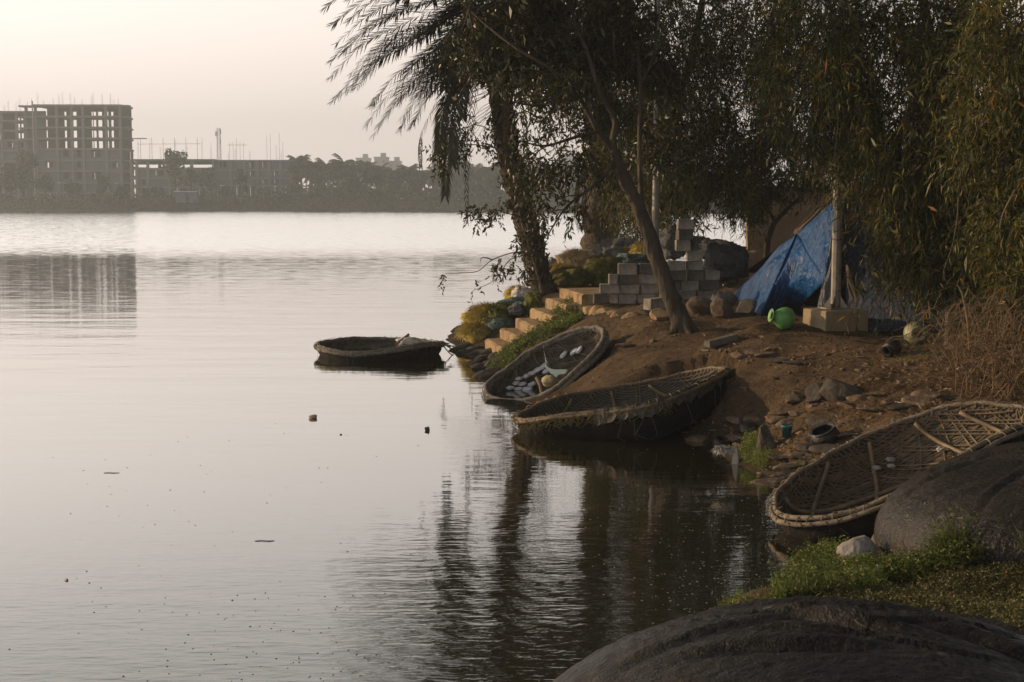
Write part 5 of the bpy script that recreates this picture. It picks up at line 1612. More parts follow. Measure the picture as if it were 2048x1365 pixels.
def cookpot(px, py, r, axis, lab, lid=None, z0=.3, dz=None, rimmat=None):
    q = on_ground(px, py, z0)
    c = q + Vector((0, 0, r * .55 if dz is None else dz))
    M4 = axis_m(c, axis)
    root = thing('cooking_pot', lab, 'pot', q)
    MB().lathe([(0, -r * .62), (r * .55, -r * .6), (r * .86, -r * .35), (r, 0), (r * .95, r * .3), (r * .78, r * .5), (r * .74, r * .56), (r * .7, r * .5), (r * .88, r * .25), (r * .93, 0), (r * .8, -r * .33), (0, -r * .55)], 30, M4).build('belly', M_BLACKPOT, root, smooth=True)
    MB().lathe([(r * .74, r * .52), (r * .92, r * .6), (r * .94, r * .64), (r * .9, r * .66), (r * .7, r * .58)], 30, M4).build('mouth_rim', rimmat or M_BLACKPOT, root, smooth=True)
    return root
cookpot(1650, 890, .16, Vector((-.42, -.2, .88)), 'largest sooty cooking pot, tilted, with a bright worn rim, beside the tan coracle', rimmat=M_WORN, z0=.45)
cookpot(1496, 868, .125, Vector((.1, .3, -.95)), 'sooty cooking pot lying upside down above the water, left of the green tumbler', z0=.2)
cookpot(1441, 897, .105, Vector((.25, -.2, .93)), 'smallest sooty cooking pot at the waterline by the white netting', z0=.1)
q = on_ground(1785, 712, 1.0)
c = q + Vector((0, 0, .1))
r_ = thing('cooking_pot', 'dark round pot lying on its side left of the beige water pot', 'pot', q)
MB().lathe([(0, -.1), (.07, -.09), (.105, -.03), (.11, .02), (.085, .08), (.06, .1), (.055, .08), (.09, .02), (0, -.08)], 24, axis_m(c, Vector((-.75, -.45, -.3)))).build('belly', M_BLACKPOT, r_, smooth=True)
MB().lathe([(.055, .095), (.08, .115), (.082, .122), (.052, .11)], 24, axis_m(c, Vector((-.75, -.45, -.3)))).build('mouth_rim', M_BLACKPOT, r_, smooth=True)
q = on_ground(1573, 877, .35)
r_ = thing('tumbler', 'small green plastic tumbler standing on the stones between the pots', 'tumbler', q)
MB().lathe([(0, .0), (.048, 0), (.062, .13), (.066, .13), (.066, .136), (.058, .136), (.046, .01), (0, .01)], 24, Matrix.Translation(q + Vector((0, 0, .012)))).build('cup', M_TEALP, r_, smooth=True)
MB().lathe([(.064, .118), (.069, .122), (.069, .14), (.06, .14)], 24, Matrix.Translation(q + Vector((0, 0, .012)))).build('lip', M_TEALP, r_, smooth=True)

# ------------------------------------------------------------------ things afloat
M_PINK = pm('pink_blossom', (.38, .26, .22), (.55, .40, .35), rough=.8, scale=20, bump=.3)
q = G(625, 836, .01)
m = MB(); m.add(*pillow(q + Vector((0, 0, .012)), (.04, .035, .03), 61)); m.add(*pillow(q + Vector((.03, .02, .015)), (.03, .025, .028), 62)); m.add(*pillow(q + Vector((-.03, .01, .01)), (.025, .025, .02), 63))
tag(m.build('floating_blossom', M_PINK, loc=q, smooth=True), 'small pinkish blossom floating alone on the open water', 'blossom')
q = G(855, 861, .0)
tag(MB().box(q + Vector((0, 0, .012)), (.06, .05, .05), jit=.012).build('floating_chunk', M_DARKBAG, loc=q, bevel=.01), 'dark square chunk floating below the lone coracle', 'debris')
q = G(133, 1161, .0)
tag(MB().add(*pillow(q + Vector((0, 0, .004)), (.03, .014, .008), 65)).build('floating_leaf', M_PINK, loc=q, smooth=True), 'tiny pale leaf floating near the bottom left', 'leaf')
q = G(682, 870, .0)
tag(MB().add(*pillow(q, (.014, .012, .012), 66)).build('floating_seed', M_DARKBAG, loc=q, smooth=True), 'tiny dark seed floating between blossom and chunk', 'debris')
M_DEADW = pm('sodden_twig', (.08, .06, .045), (.14, .11, .08), rough=.8, bump=0)
# specks of scum and bubbles on the water near the bank
rg = np.random.default_rng(9)
m = MB()
for k in range(760):
    if k < 520: px, py = rg.normal(1420, 120), rg.normal(1120, 120)
    elif k < 660: px, py = rg.normal(560, 170), rg.uniform(1180, 1365) + abs(rg.normal(0, 10))
    else: px, py = rg.uniform(100, 1050), rg.uniform(800, 1200)
    if py < 760 or py > 1420: continue
    c = G(px, py, 0)
    if ground(c.x, c.y) > -.05: continue
    r = rg.uniform(.003, .009) * (1.0 if k < 520 else 1.0)
    m.lathe([(r, 0.0), (r * .8, r * .35), (r * .3, r * .55), (0.0001, r * .6)], 5, Matrix.Translation(c))
tag(m.build('floating_scum', pm('scum', (.14, .13, .10), (.3, .28, .22), rough=.4, bump=0)), kind='stuff')
for i, (px, py, lab) in enumerate([(222, 946, 'thin dark twig drifting on the open water, left of the middle'), (528, 1082, 'broken dark twig drifting on the water below the blossom'), (945, 697 - 2, 'short rope end trailing in the water at the tip of the headland')]):
    q = G(px, py, .004)
    pts = [q + Vector((-.08, .0, -.002)), q + Vector((-.02, .01, 0)), q + Vector((.03, -.004, 0)), q + Vector((.09, .012, -.003))]
    tag(MB().tube(catmull(pts), .0035, 5).build('drift_twig', M_DEADW, loc=q), lab, 'twig')
# mooring line of the lone coracle
a, b_ = P(884, 689, 27.4), G(975, 693, .1)
tag(MB().tube(catmull([a, a + Vector((.2, .1, -.22)), G(925, 697, .01), G(950, 694, .02), b_]), .012, 5).build('mooring_rope', M_CORD, loc=a), 'slack mooring rope from the lone coracle to the headland', 'rope')
# ------------------------------------------------------------------ trees on the headland
random.seed(51)
M_WILLOW = leaf_mat('narrow_leaves', [(0, (.017, .021, .005)), (.45, (.048, .055, .011)), (.80, (.105, .105, .02)), (.94, (.18, .145, .028)), (1, (.32, .15, .035))], trans=.42, rough=.5)  # top stops put sunlit gold and orange into some leaves' colour
M_FIG = leaf_mat('dark_broad_leaves', [(0, (.019, .023, .009)), (.6, (.045, .048, .017)), (.9, (.078, .07, .024)), (1, (.12, .08, .03))], trans=.25, rough=.4)
M_BRIGHT = leaf_mat('fresh_leaves', [(0, (.03, .04, .012)), (.6, (.065, .08, .022)), (1, (.12, .12, .035))], trans=.35, rough=.45)
M_DATE = leaf_mat('date_palm_leaflets', [(0, (.030, .035, .020)), (.6, (.05, .055, .033)), (1, (.085, .08, .05))], trans=.15, rough=.5)
M_DEADFROND = leaf_mat('dead_fronds', [(0, (.05, .035, .022)), (.6, (.09, .065, .04)), (1, (.15, .11, .07))], trans=.15, rough=.8)
M_TRUNK = pm('grey_trunk', (.03, .024, .019), (.095, .075, .057), rough=.95, scale=4, bump=1.0, bscale=11, stretch=(1, 1, .3), dist=.06)
M_PALMTRUNK = pm('palm_trunk', (.032, .025, .019), (.10, .075, .052), rough=1, scale=5, bump=1.0, bscale=9, stretch=(1, 1, 1.4), dist=.08)
M_TWIG = pm('thin_twig', (.10, .078, .055), (.2, .16, .12), rough=.9, scale=5, bump=0)

def px_path(pts): return [P(*q) for q in pts]
def limb(m, pts, r0, r1, n=6, sides=10, wob=.1, bumpy=.03):
    c = catmull(pts, n)
    k = len(c)
    rr = [r0 + (r1 - r0) * (i / (k - 1)) ** .8 for i in range(k)]
    for i in range(1, k):
        c[i] = c[i] + Vector((random.uniform(-1, 1), random.uniform(-1, 1), 0)) * bumpy * rr[i]
    m.tube(c, rr, sides, wob=wob)
    return c
def sprays(blobs, L, per, ll, lw, droop, seed, out=.5, big=.12, fold=.25, spread=.75, twigs=None, twig_r=.004, keep_twig=.12):
    """leafy hanging twigs through the given masses: blobs = (px, py, Y, rx, ry, rz, twig count)"""
    rg = np.random.default_rng(seed)
    PP, DD = [], []
    for (px, py, Y, rx, ry, rz, nt) in blobs:
        c = np.array(P(px, py, Y))
        s = in_blob(int(nt * 1.75) if big else nt, c, (rx, ry, rz), rg, .05)
        if big:                                          # leaves gather in clumps with gaps between them
            w = np.sin(s @ np.array([3.1, 1.7, 2.3]) + np.sin(s @ np.array([-1.9, 2.7, 3.3])) * 1.6) + np.sin(s @ np.array([1.3, -2.9, 4.1]) + 1.7 * np.sin(s @ np.array([4.3, 1.1, -1.7])))
            s = s[np.argsort(-w + rg.normal(size=len(s)) * .35)[:nt]]
            nt = len(s)
        d0 = (s - c) / np.array((rx, ry, rz)) * out
        d0[:, 2] -= .35
        d0 += rg.normal(size=d0.shape) * .35
        d0 /= np.linalg.norm(d0, axis=1, keepdims=True)
        Ls = L * rg.uniform(.5, 1.4, nt)
        t = np.linspace(0.05, 1, per)
        pos = s[:, None, :] + d0[:, None, :] * (Ls[:, None] * t)[..., None]
        pos[..., 2] -= droop * Ls[:, None] * t ** 2
        tan = d0[:, None, :] * np.ones((1, per, 1))
        tan = tan.copy(); tan[..., 2] -= 2 * droop * t
        dr = tan * .6 + rg.normal(size=pos.shape) * spread
        dr[..., 2] -= .45 * droop + .15
        PP.append(pos.reshape(-1, 3)); DD.append(dr.reshape(-1, 3))
        if twigs is not None:
            for i in np.nonzero(rg.uniform(size=nt) < keep_twig)[0]:
                twigs.tube([tuple(pos[i, j]) for j in (0, per // 2, per - 1)], [twig_r * 1.5, twig_r, twig_r * .4], 3, cap=False)
    pos, dr = np.vstack(PP), np.vstack(DD)
    v, f = leaves(pos, dr, ll, lw, fold, .12, seed)
    nb = int(len(pos) * big)
    if nb:
        q = rg.choice(len(pos), nb, replace=False)
        v2, f2 = leaves(pos[q] + rg.normal(size=(nb, 3)) * .1, rg.normal(size=(nb, 3)) - [0, 0, .5], ll * 1.5, lw * 2.4, fold, .15, seed + 1)
        f = np.vstack([f, f2 + len(v)]); v = np.vstack([v, v2])
    return v, f
def branches(m, start_pts, blobs, n, r, seed):
    """forking limbs from the nearest trunk point out into the masses"""
    rd = random.Random(seed)
    for (px, py, Y, rx, ry, rz, nt) in blobs:
        c = P(px, py, Y)
        s = min(start_pts, key=lambda p: (p - c).length)
        for k in range(n):
            e_ = c + Vector((rd.uniform(-.8, .8) * rx, rd.uniform(-.8, .8) * ry, rd.uniform(-.8, .6) * rz))
            md = s.lerp(e_, .5) + Vector((rd.uniform(-.25, .25), rd.uniform(-.25, .25), rd.uniform(0, .35)))
            pts = catmull([s, md, e_], 4)
            m.tube(pts, lerp_list([r, r * .6, r * .2], len(pts)), 5, cap=False)

def frond(ml, mr, pts, ll, per, w, hang=.25, vee=.5):
    """feather leaf along a curved rib: ml leaflets, mr the rib"""
    c = catmull(pts, 7)
    k = len(c)
    mr.tube(c, lerp_list([.028, .014, .004], k), 5, cap=False)
    for i in range(per):
        t = .10 + .90 * i / per
        a = t * (k - 1); q = min(int(a), k - 2)
        p = c[q].lerp(c[q + 1], a - q)
        tn = norm(c[q + 1] - c[q])
        sd = norm(tn.cross(Vector((0, 0, 1)))) if abs(tn.z) < .97 else Vector((1, 0, 0))
        up = norm(sd.cross(tn))
        L_ = ll * (.45 + .75 * math.sin(min(math.pi * (t * .82 + .14), math.pi))) * random.uniform(.85, 1.12)
        for s in (-1, 1):
            pl = random.choice((.08, .45, -.4, .25))
            d = norm(sd * s * .8 * math.cos(pl) + up * math.sin(pl) + tn * (.6 + .5 * t) + Vector((0, 0, -hang * random.uniform(.4, 1.2))))
            wv = norm(d.cross(up if abs(d.dot(up)) < .9 else tn)) * w
            e_ = p + d * L_ + Vector((0, 0, -hang * .25 * L_))
            md = p + d * L_ * .45
            ml.add([p - wv * .5, p + wv * .5, md + wv, e_, md - wv], [(0, 1, 2, 4), (4, 2, 3)])

# --- the leaning date palm at the water's edge
b = P(1093, 600, 29.9)
dp = thing('date_palm', 'leaning date palm at the head of the steps, long feather fronds over the water', 'palm tree', b)
tp = px_path([(1095, 612, 29.9), (1078, 548, 29.9), (1056, 460, 29.9), (1034, 380, 29.9), (1016, 300, 29.9), (1002, 200, 29.8), (992, 110, 29.7), (985, 20, 29.7)])
m = MB()
c = catmull(tp, 8)
m.tube(c, [(.27 if i < 6 else .225) * (1 + .09 * math.sin(i * 2.1)) * (1.12 - .1 * i / len(c)) for i in range(len(c))], 14, wob=.09)
for i in range(230):                                 # old frond stubs
    a = random.uniform(0, 1) ** .8; q = int(a * (len(c) - 2))
    p = c[q].lerp(c[q + 1], random.random())
    t = random.uniform(0, 6.28)
    d = Vector((math.cos(t), math.sin(t), 0))
    m.tube([p + d * .17, p + d * .25 + Vector((0, 0, .05)), p + d * random.uniform(.27, .33) + Vector((0, 0, .13))], [.05, .035, .012], 4)
m.build('trunk', M_PALMTRUNK, dp, smooth=True)
top = Vector(tp[-1])
ml, mr, md_, mdr = MB(), MB(), MB(), MB()
cs = (975, 25, 29.6)
for (mx, my, tx, ty, yy) in [(800, -55, 648, 18, 29.0), (812, -25, 664, 50, 28.6), (800, 25, 661, 124, 29.4), (792, 55, 660, 157, 30.0), (812, 90, 663, 206, 28.8), (842, 78, 690, 186, 30.6), (858, 120, 733, 252, 29.2), (872, 128, 757, 252, 30.3),
                             (888, 150, 799, 262, 29.0), (852, 60, 700, 150, 31.2), (868, 100, 742, 212, 28.4), (830, -10, 672, 88, 30.8), (895, 128, 838, 210, 29.9), (880, 90, 790, 190, 30.9)]:
    for q in range(2):
        dx, dy, dY = (0, 0, 0) if q == 0 else (random.uniform(8, 60), random.uniform(-30, 22), random.uniform(-.6, .6))
        frond(ml, mr, [P(*cs), P((mx + dx + 975) / 2, (my + dy + 5) / 2 - 14, 29.6), P(mx + dx, my + dy, (29.6 + yy + dY) / 2), P((mx + tx) / 2 - 4 + dx, (my + ty) / 2 - 14 + dy, yy + dY), P(tx + dx, ty + dy, yy + dY)], .34, 104, .0175, hang=.14)
for (mx, my, tx, ty, yy) in [(905, 190, 890, 392, 29.3), (898, 170, 877, 300, 29.0), (930, 150, 905, 330, 28.7)]:
    frond(ml, mr, [P(*cs), P(935, 90, 29.5), P(mx, my, 29.3), P(tx + 6, (my + ty) / 2, yy), P(tx, ty, yy)], .36, 74, .016, hang=.6)
for (mx, my, tx, ty, yy) in [(945, 210, 934, 447, 29.4), (868, 210, 842, 336, 29.2), (1035, 170, 1050, 330, 29.2), (1010, 180, 1012, 340, 28.9)]:
    frond(md_, mdr, [P(980, 60, 29.6), P((mx + 975) / 2, 100, 29.5), P(mx, my, 29.3), P(tx, (my + ty) / 2, yy), P(tx, ty, yy)], .2, 40, .010, hang=1.4)
for k in range(62):                                  # the rest of the crown, up, back and to the right
    az = random.uniform(0, 6.28); el = random.uniform(-.15, 1.35)
    pts = [top.copy()]
    e2 = el
    for j in range(5):
        d = Vector((math.cos(az) * math.cos(e2), math.sin(az) * math.cos(e2), math.sin(e2)))
        pts.append(pts[-1] + d * .66)
        e2 -= random.uniform(.2, .42)
    if pts[-1].x < top.x - 1.2 and pts[-1].z < top.z + .3:
        continue
    frond(ml, mr, pts, .36, 60, .02, hang=.35)
cr = ml.build('crown', M_DATE, dp)
mr.build('frond_ribs', M_DEADFROND, cr)
dd = md_.build('dead_fronds', M_DEADFROND, dp)
mdr.build('frond_ribs', M_DEADFROND, dd)

# --- a climber smothering its trunk
r_ = thing('climbing_fig', 'leafy climber with a bare twig reaching left, wrapped round the date palm trunk', 'climber', P(1085, 570, 29.5))
m = MB()
limb(m, px_path([(1085, 590, 29.4), (1070, 530, 29.55), (1040, 430, 29.6), (1030, 330, 29.6), (1000, 240, 29.5)]), .035, .015, sides=6)
for pts in ([(1000, 240, 29.5), (1040, 140, 30.2), (1090, 60, 31)], [(1010, 200, 29.5), (1100, 150, 30.6), (1180, 90, 31.5)], [(1062, 508, 29.4), (1030, 505, 29.0), (985, 520, 28.8), (955, 543, 28.7), (920, 546, 28.7), (890, 548, 28.7)], [(985, 520, 28.8), (965, 515, 28.7), (960, 525, 28.8)], [(1060, 510, 29.4), (1020, 520, 29), (990, 560, 28.8), (945, 582, 28.7)],
            [(1050, 440, 29.4), (990, 420, 29.1), (950, 432, 29)], [(1010, 280, 29.4), (950, 250, 29.2), (890, 290, 29.1)], [(1010, 300, 29.4), (930, 290, 29.2), (872, 320, 29.1)]):
    limb(m, px_path(pts), .016, .004, sides=5, n=4)
m.build('stem', M_TWIG, r_)
bl = [(1006, 235, 29.6, .34, .36, .5, 44), (1018, 310, 29.5, .34, .36, .5, 48), (1030, 390, 29.5, .32, .36, .42, 50), (965, 425, 29.1, .3, .3, .18, 34), (905, 305, 29.1, .42, .35, .3, 40), (945, 265, 29.2, .45, .4, .35, 42), (880, 320, 29.1, .2, .2, .25, 16), (1058, 490, 29.4, .3, .3, .3, 40), (1090, 60, 31, 1.1, .8, .75, 330), (1180, 90, 31.5, .9, .8, .9, 300), (1000, 80, 31, .8, .7, .65, 200), (1140, -40, 31, 1.2, 1, .8, 260), (1105, 190, 31, .65, .5, .4, 150), (1090, 125, 31, .9, .6, .45, 240), (1000, 130, 30.6, .5, .5, .5, 110), (1185, 225, 31.5, .6, .5, .6, 190), (1210, 330, 32, .45, .4, .5, 90), (930, 110, 30.6, .5, .5, .5, 70),
      (1050, 540, 29.4, .3, .25, .2, 16), (1010, 530, 29.0, .2, .2, .2, 10), (985, 545, 28.8, .12, .12, .12, 5), (893, 549, 28.7, .05, .05, .03, 3), (947, 580, 28.7, .05, .05, .05, 3), (1080, 440, 29.4, .25, .25, .3, 30), (1070, 345, 29.4, .3, .3, .3, 36)]
v, f = sprays(bl, .22, 8, .105, .042, .35, 5, big=0, spread=1.0)
np_mesh('leaves', v, f, M_FIG, r_)

# --- the thick old trunk behind
b = P(1195, 545, 38.5)
tk = thing('old_palm', 'old date palm with the thickest dark trunk, standing behind the nets and the forked tree', 'palm tree', b)
tp2 = px_path([(1196, 560, 38.5), (1202, 480, 38.5), (1206, 400, 38.5), (1203, 300, 38.5), (1198, 180, 38.5), (1194, 40, 38.5), (1192, -40, 38.5)])
c = catmull(tp2, 8)
m = MB(); m.tube(c, [.58 * (1 - .34 * min(1, i / 20)) * (1 + .05 * math.sin(i * 1.9)) for i in range(len(c))], 16, wob=.08)
for i in range(200):
    q = random.randrange(len(c) - 1); p = c[q].lerp(c[q + 1], random.random())
    t = random.uniform(0, 6.28); d = Vector((math.cos(t), math.sin(t), 0)); R = .58 * (1 - .34 * min(1, q / 20))
    m.tube([p + d * R * .85, p + d * (R + .06) + Vector((0, 0, .08)), p + d * (R + random.uniform(.08, .2)) + Vector((0, 0, .24))], [.07, .05, .015], 4)
m.build('trunk', M_PALMTRUNK, tk, smooth=True)
ml, mr = MB(), MB()
top2 = tp2[-1]
for k in range(36):
    az = random.uniform(0, 6.28); e2 = random.uniform(-.3, 1.3)
    pts = [top2.copy()]
    for j in range(5):
        pts.append(pts[-1] + Vector((math.cos(az) * math.cos(e2), math.sin(az) * math.cos(e2), math.sin(e2))) * .62)
        e2 -= random.uniform(.25, .5)
    frond(ml, mr, pts, .4, 36, .016, hang=.35)
cr = ml.build('crown', M_DATE, tk); mr.build('frond_ribs', M_DEADFROND, cr)
ml, mr = MB(), MB()
for k in range(11):
    t = 6.28 * k / 11; z = random.uniform(0, 40)
    a = P(1200 + 26 * math.cos(t), 330 + z, 38.5 + .4 * math.sin(t))
    frond(ml, mr, [a, a + Vector((.25 * math.cos(t), .25 * math.sin(t), -.3)), a + Vector((.3 * math.cos(t), .3 * math.sin(t), -1.0)), a + Vector((.2 * math.cos(t), .2 * math.sin(t), -1.5))], .22, 22, .012, hang=1.6)
dd = ml.build('dead_fronds', M_DEADFROND, tk); mr.build('frond_ribs', M_DEADFROND, dd)

# --- the forked tree leaning over the blocks
b = on_ground(1366, 664, 1.0)
Yt = b.y
fk = thing('forked_tree', 'forked grey barked tree leaning left from the bare earth, dark leaves overhead', 'tree', b)
m = MB()
tr = limb(m, [b + Vector((.02, 0, -.25)), P(1362, 650, Yt), P(1340, 590, Yt + .05), P(1314, 520, Yt + .1), P(1292, 452, Yt + .1), P(1268, 396, Yt + .1), P(1243, 345, Yt), P(1228, 300, Yt)], .165, .08, n=7, sides=14, wob=.1)
for k in range(5):
    t = k * 1.26
    m.tube(catmull([b + Vector((math.cos(t) * .36, math.sin(t) * .36, -.07)), b + Vector((math.cos(t) * .2, math.sin(t) * .2, .0)), b + Vector((math.cos(t) * .1 - .02, math.sin(t) * .1, .14)), b + Vector((-.05, 0, .4))], 4), lerp_list([.03, .055, .07, .07], 13), 8)
lA = limb(m, px_path([(1236, 325, Yt), (1222, 296, Yt), (1197, 264, Yt - .1), (1169, 211, Yt - .2), (1141, 176, Yt - .3), (1105, 141, Yt - .5), (1068, 118, Yt - .6), (1020, 88, Yt - .5), (960, 40, Yt - .2), (900, -20, Yt)]), .06, .01, sides=9)
lB = limb(m, px_path([(1229, 305, Yt), (1226, 280, Yt), (1230, 240, Yt + .1), (1207, 197, Yt + .2), (1190, 155, Yt + .2), (1172, 98, Yt + .3), (1151, 50, Yt + .4), (1130, -60, Yt + .5), (1110, -200, Yt + .6)]), .06, .02, sides=9)
lC = limb(m, px_path([(1283, 440, Yt + .15), (1282, 387, Yt + .3), (1279, 300, Yt + .5), (1281, 170, Yt + .7), (1273, 88, Yt + .8), (1264, 30, Yt + .8), (1250, -60, Yt + .9), (1240, -220, Yt + 1)]), .05, .02, sides=9)
lD = limb(m, px_path([(1264, 30, Yt + .8), (1245, 55, Yt + .6), (1229, 65, Yt + .5), (1228, 110, Yt + .5), (1232, 160, Yt + .5)]), .03, .012, sides=7)
lE = limb(m, px_path([(1232, 318, Yt), (1200, 362, Yt - .3), (1160, 392, Yt - .5), (1128, 420, Yt - .6), (1096, 470, Yt - .7)]), .04, .01, sides=7)
lF = limb(m, px_path([(1197, 264, Yt - .1), (1150, 275, Yt - .3), (1090, 292, Yt - .5), (1040, 282, Yt - .6)]), .035, .01, sides=7)
lG = limb(m, px_path([(1160, 205, Yt - .2), (1130, 190, Yt - .4), (1080, 212, Yt - .6), (1030, 205, Yt - .7)]), .03, .01, sides=7)
lH = limb(m, px_path([(1141, 176, Yt - .3), (1100, 150, Yt - .6), (1060, 140, Yt - .8), (1020, 135, Yt - .9)]), .03, .01, sides=7)
lI = limb(m, px_path([(1281, 170, Yt + .7), (1305, 120, Yt + .7), (1312, 50, Yt + .7), (1308, -50, Yt + .7)]), .03, .015, sides=7)
for pts in ([(1160, 392), (1130, 395), (1110, 430)], [(1128, 420), (1100, 425), (1080, 455)], [(1090, 292), (1060, 320), (1050, 350)], [(1130, 285), (1115, 325), (1120, 350)], [(1080, 212), (1062, 240), (1055, 262)], [(1110, 200), (1100, 240), (1108, 265)], [(1190, 370), (1170, 410), (1165, 440)]):
    limb(m, [P(x, y, Yt - .55) for x, y in pts], .012, .004, sides=5, n=4)
bl = [(1100, 30, Yt + .8, .9, .9, .7, 520), (1010, 40, Yt + .8, .6, .8, .6, 260), (1230, 50, Yt + 1.3, .9, .9, .75, 460), (950, 90, Yt + .9, .45, .6, .4, 110), (1050, 105, Yt + .7, .6, .6, .3, 190), (1030, -90, Yt + .3, 1.0, 1.1, .7, 420), (1150, 130, Yt + 1.2, .6, .5, .35, 190), (1200, -120, Yt + .3, 1.2, 1.1, 1.0, 480),
      (1060, -300, Yt, 1.5, 1.3, 1.1, 420), (1250, -330, Yt + .5, 1.3, 1.3, 1.1, 360), (1310, 130, Yt + 1.5, .5, .5, .8, 260), (1310, 300, Yt + 1.6, .35, .4, .6, 110)]
bl2 = [(1085, 325, Yt - .4, .5, .4, .36, 62), (1140, 330, Yt - .2, .45, .4, .28, 56), (1060, 245, Yt - .5, .35, .35, .38, 32), (1110, 240, Yt - .4, .4, .35, .32, 36), (1165, 300, Yt, .3, .3, .36, 36), (1090, 395, Yt - .5, .35, .3, .18, 30), (1150, 425, Yt - .4, .2, .2, .22, 14), (1170, 120, Yt + .6, .5, .5, .4, 90), (1120, 165, Yt - .3, .4, .3, .25, 46), (1040, 170, Yt - .6, .35, .3, .25, 34)]
branches(m, lA + lB + lC, bl, 5, .022, 3)
tw = MB()
v1, f1 = sprays(bl, .32, 13, .10, .027, .3, 6, spread=.95, twigs=m, keep_twig=.15)
v2, f2 = sprays(bl2, .24, 8, .105, .034, .4, 7, spread=.95, big=0, twigs=m, keep_twig=.5)
m.build('trunk', M_TRUNK, fk, smooth=True)
np_mesh('crown', np.vstack([v1, v2]), np.vstack([f1, f2 + len(v1)]), M_FIG, fk)

# --- hanging willow like trees to the right
def hanging_tree(name, lab, base, trunk_pts, r0, blobs, L, per, ll, lw, seed, mat, droop=.8, nbr=4, big=.14, extra=(), keep=.10):
    root = thing(name, lab, 'tree', base)
    m = MB()
    c = limb(m, trunk_pts, r0, r0 * .35, n=6, sides=10)
    starts = list(c[len(c) // 3:])
    for pts in extra:
        starts += limb(m, px_path(pts), r0 * .45, .012, sides=7)
    branches(m, starts, blobs, nbr, .02, seed)
    v, f = sprays(blobs, L, per, ll, lw, droop, seed, big=big, twigs=m, keep_twig=keep)
    m.build('trunk', M_TRUNK, root, smooth=True)
    np_mesh('crown', v, f, mat, root)
    return root
b = P(1300, 520, 33); b.z = ground(b.x, b.y)
hanging_tree('weeping_tree', 'olive green weeping tree rising behind the forked trunk, its foliage ending above the far water', b, [b + Vector((0, 0, -.2)), P(1300, 430, 33), P(1330, 300, 32.5), P(1380, 120, 31), P(1420, -80, 30)], .16,
             [(1370, 60, 29.5, 1.1, 1.0, 1.3, 520), (1480, 60, 29.5, 1.1, 1.0, 1.3, 520), (1400, 230, 29, .95, .9, .85, 420), (1500, 230, 29, .9, .9, .85, 380), (1330, 250, 30, .6, .7, .9, 260), (1380, 345, 28.6, .85, .7, .5, 300), (1450, 355, 28.6, .55, .6, .35, 150), (1265, 330, 32.5, .55, .6, .85, 260), (1250, 210, 31.5, .7, .6, .8, 300), (1300, 200, 31, .7, .6, .9, 300), (1320, 380, 31, .5, .6, .5, 200), (1200, 270, 33, .5, .6, .6, 150), (1590, 100, 29.5, 1, .9, 1.4, 330),
              (1400, -200, 30, 2, 1.8, 1.5, 700), (1600, -200, 30, 1.8, 1.8, 1.5, 500)], .5, 14, .13, .019, 21, M_WILLOW, keep=.06)
b = P(1285, 530, 36); b.z = ground(b.x, b.y)
r_ = thing('shrub', 'bright green shrub between the thick trunk and the leaning trunk', 'shrub', b)
m = MB()
for k in range(9):
    limb(m, [b + Vector((random.uniform(-.2, .2), 0, -.1)), b + Vector((random.uniform(-.5, .5), 0, .7)), b + Vector((random.uniform(-.8, .7), random.uniform(-.3, .3), 1.6))], .02, .006, sides=5, n=3)
m.build('stem', M_TWIG, r_)
v, f = sprays([(1272, 455, 36, .55, .5, .55, 150), (1300, 430, 36, .5, .5, .6, 130), (1255, 425, 36, .35, .4, .5, 80), (1340, 440, 36, .4, .4, .3, 70), (1285, 480, 36, .35, .4, .3, 50)], .3, 10, .10, .028, .4, 31, big=0)
np_mesh('leaves', v, f, M_BRIGHT, r_)
# small crooked tree before the wall
b = P(1533, 545, 31); b.z = ground(b.x, b.y)
hanging_tree('small_tree', 'small crooked tree with fresh green leaves before the mud brick wall', b, [b + Vector((0, 0, -.15)), P(1534, 500, 31), P(1545, 455, 31), P(1565, 428, 31), P(1600, 395, 31), P(1640, 345, 31)], .085,
             [(1480, 385, 31, .45, .45, .4, 90), (1545, 365, 31, .6, .6, .45, 150), (1620, 330, 30.5, .7, .6, .5, 190), (1530, 290, 30.5, .7, .6, .5, 200), (1600, 270, 30, .7, .6, .45, 170), (1460, 330, 30.5, .4, .4, .4, 80), (1655, 285, 30, .4, .5, .6, 100), (1500, 420, 31, .25, .3, .22, 30)], .34, 10, .13, .026, 41, M_BRIGHT, droop=.5, nbr=3, big=.1,
             extra=([(1550, 445, 31), (1535, 415, 31), (1520, 380, 31), (1490, 340, 31)], [(1600, 395, 31), (1590, 350, 31), (1570, 300, 31)]), keep=.25)
b = P(1985, 690, 22.5); b.z = ground(b.x, b.y)
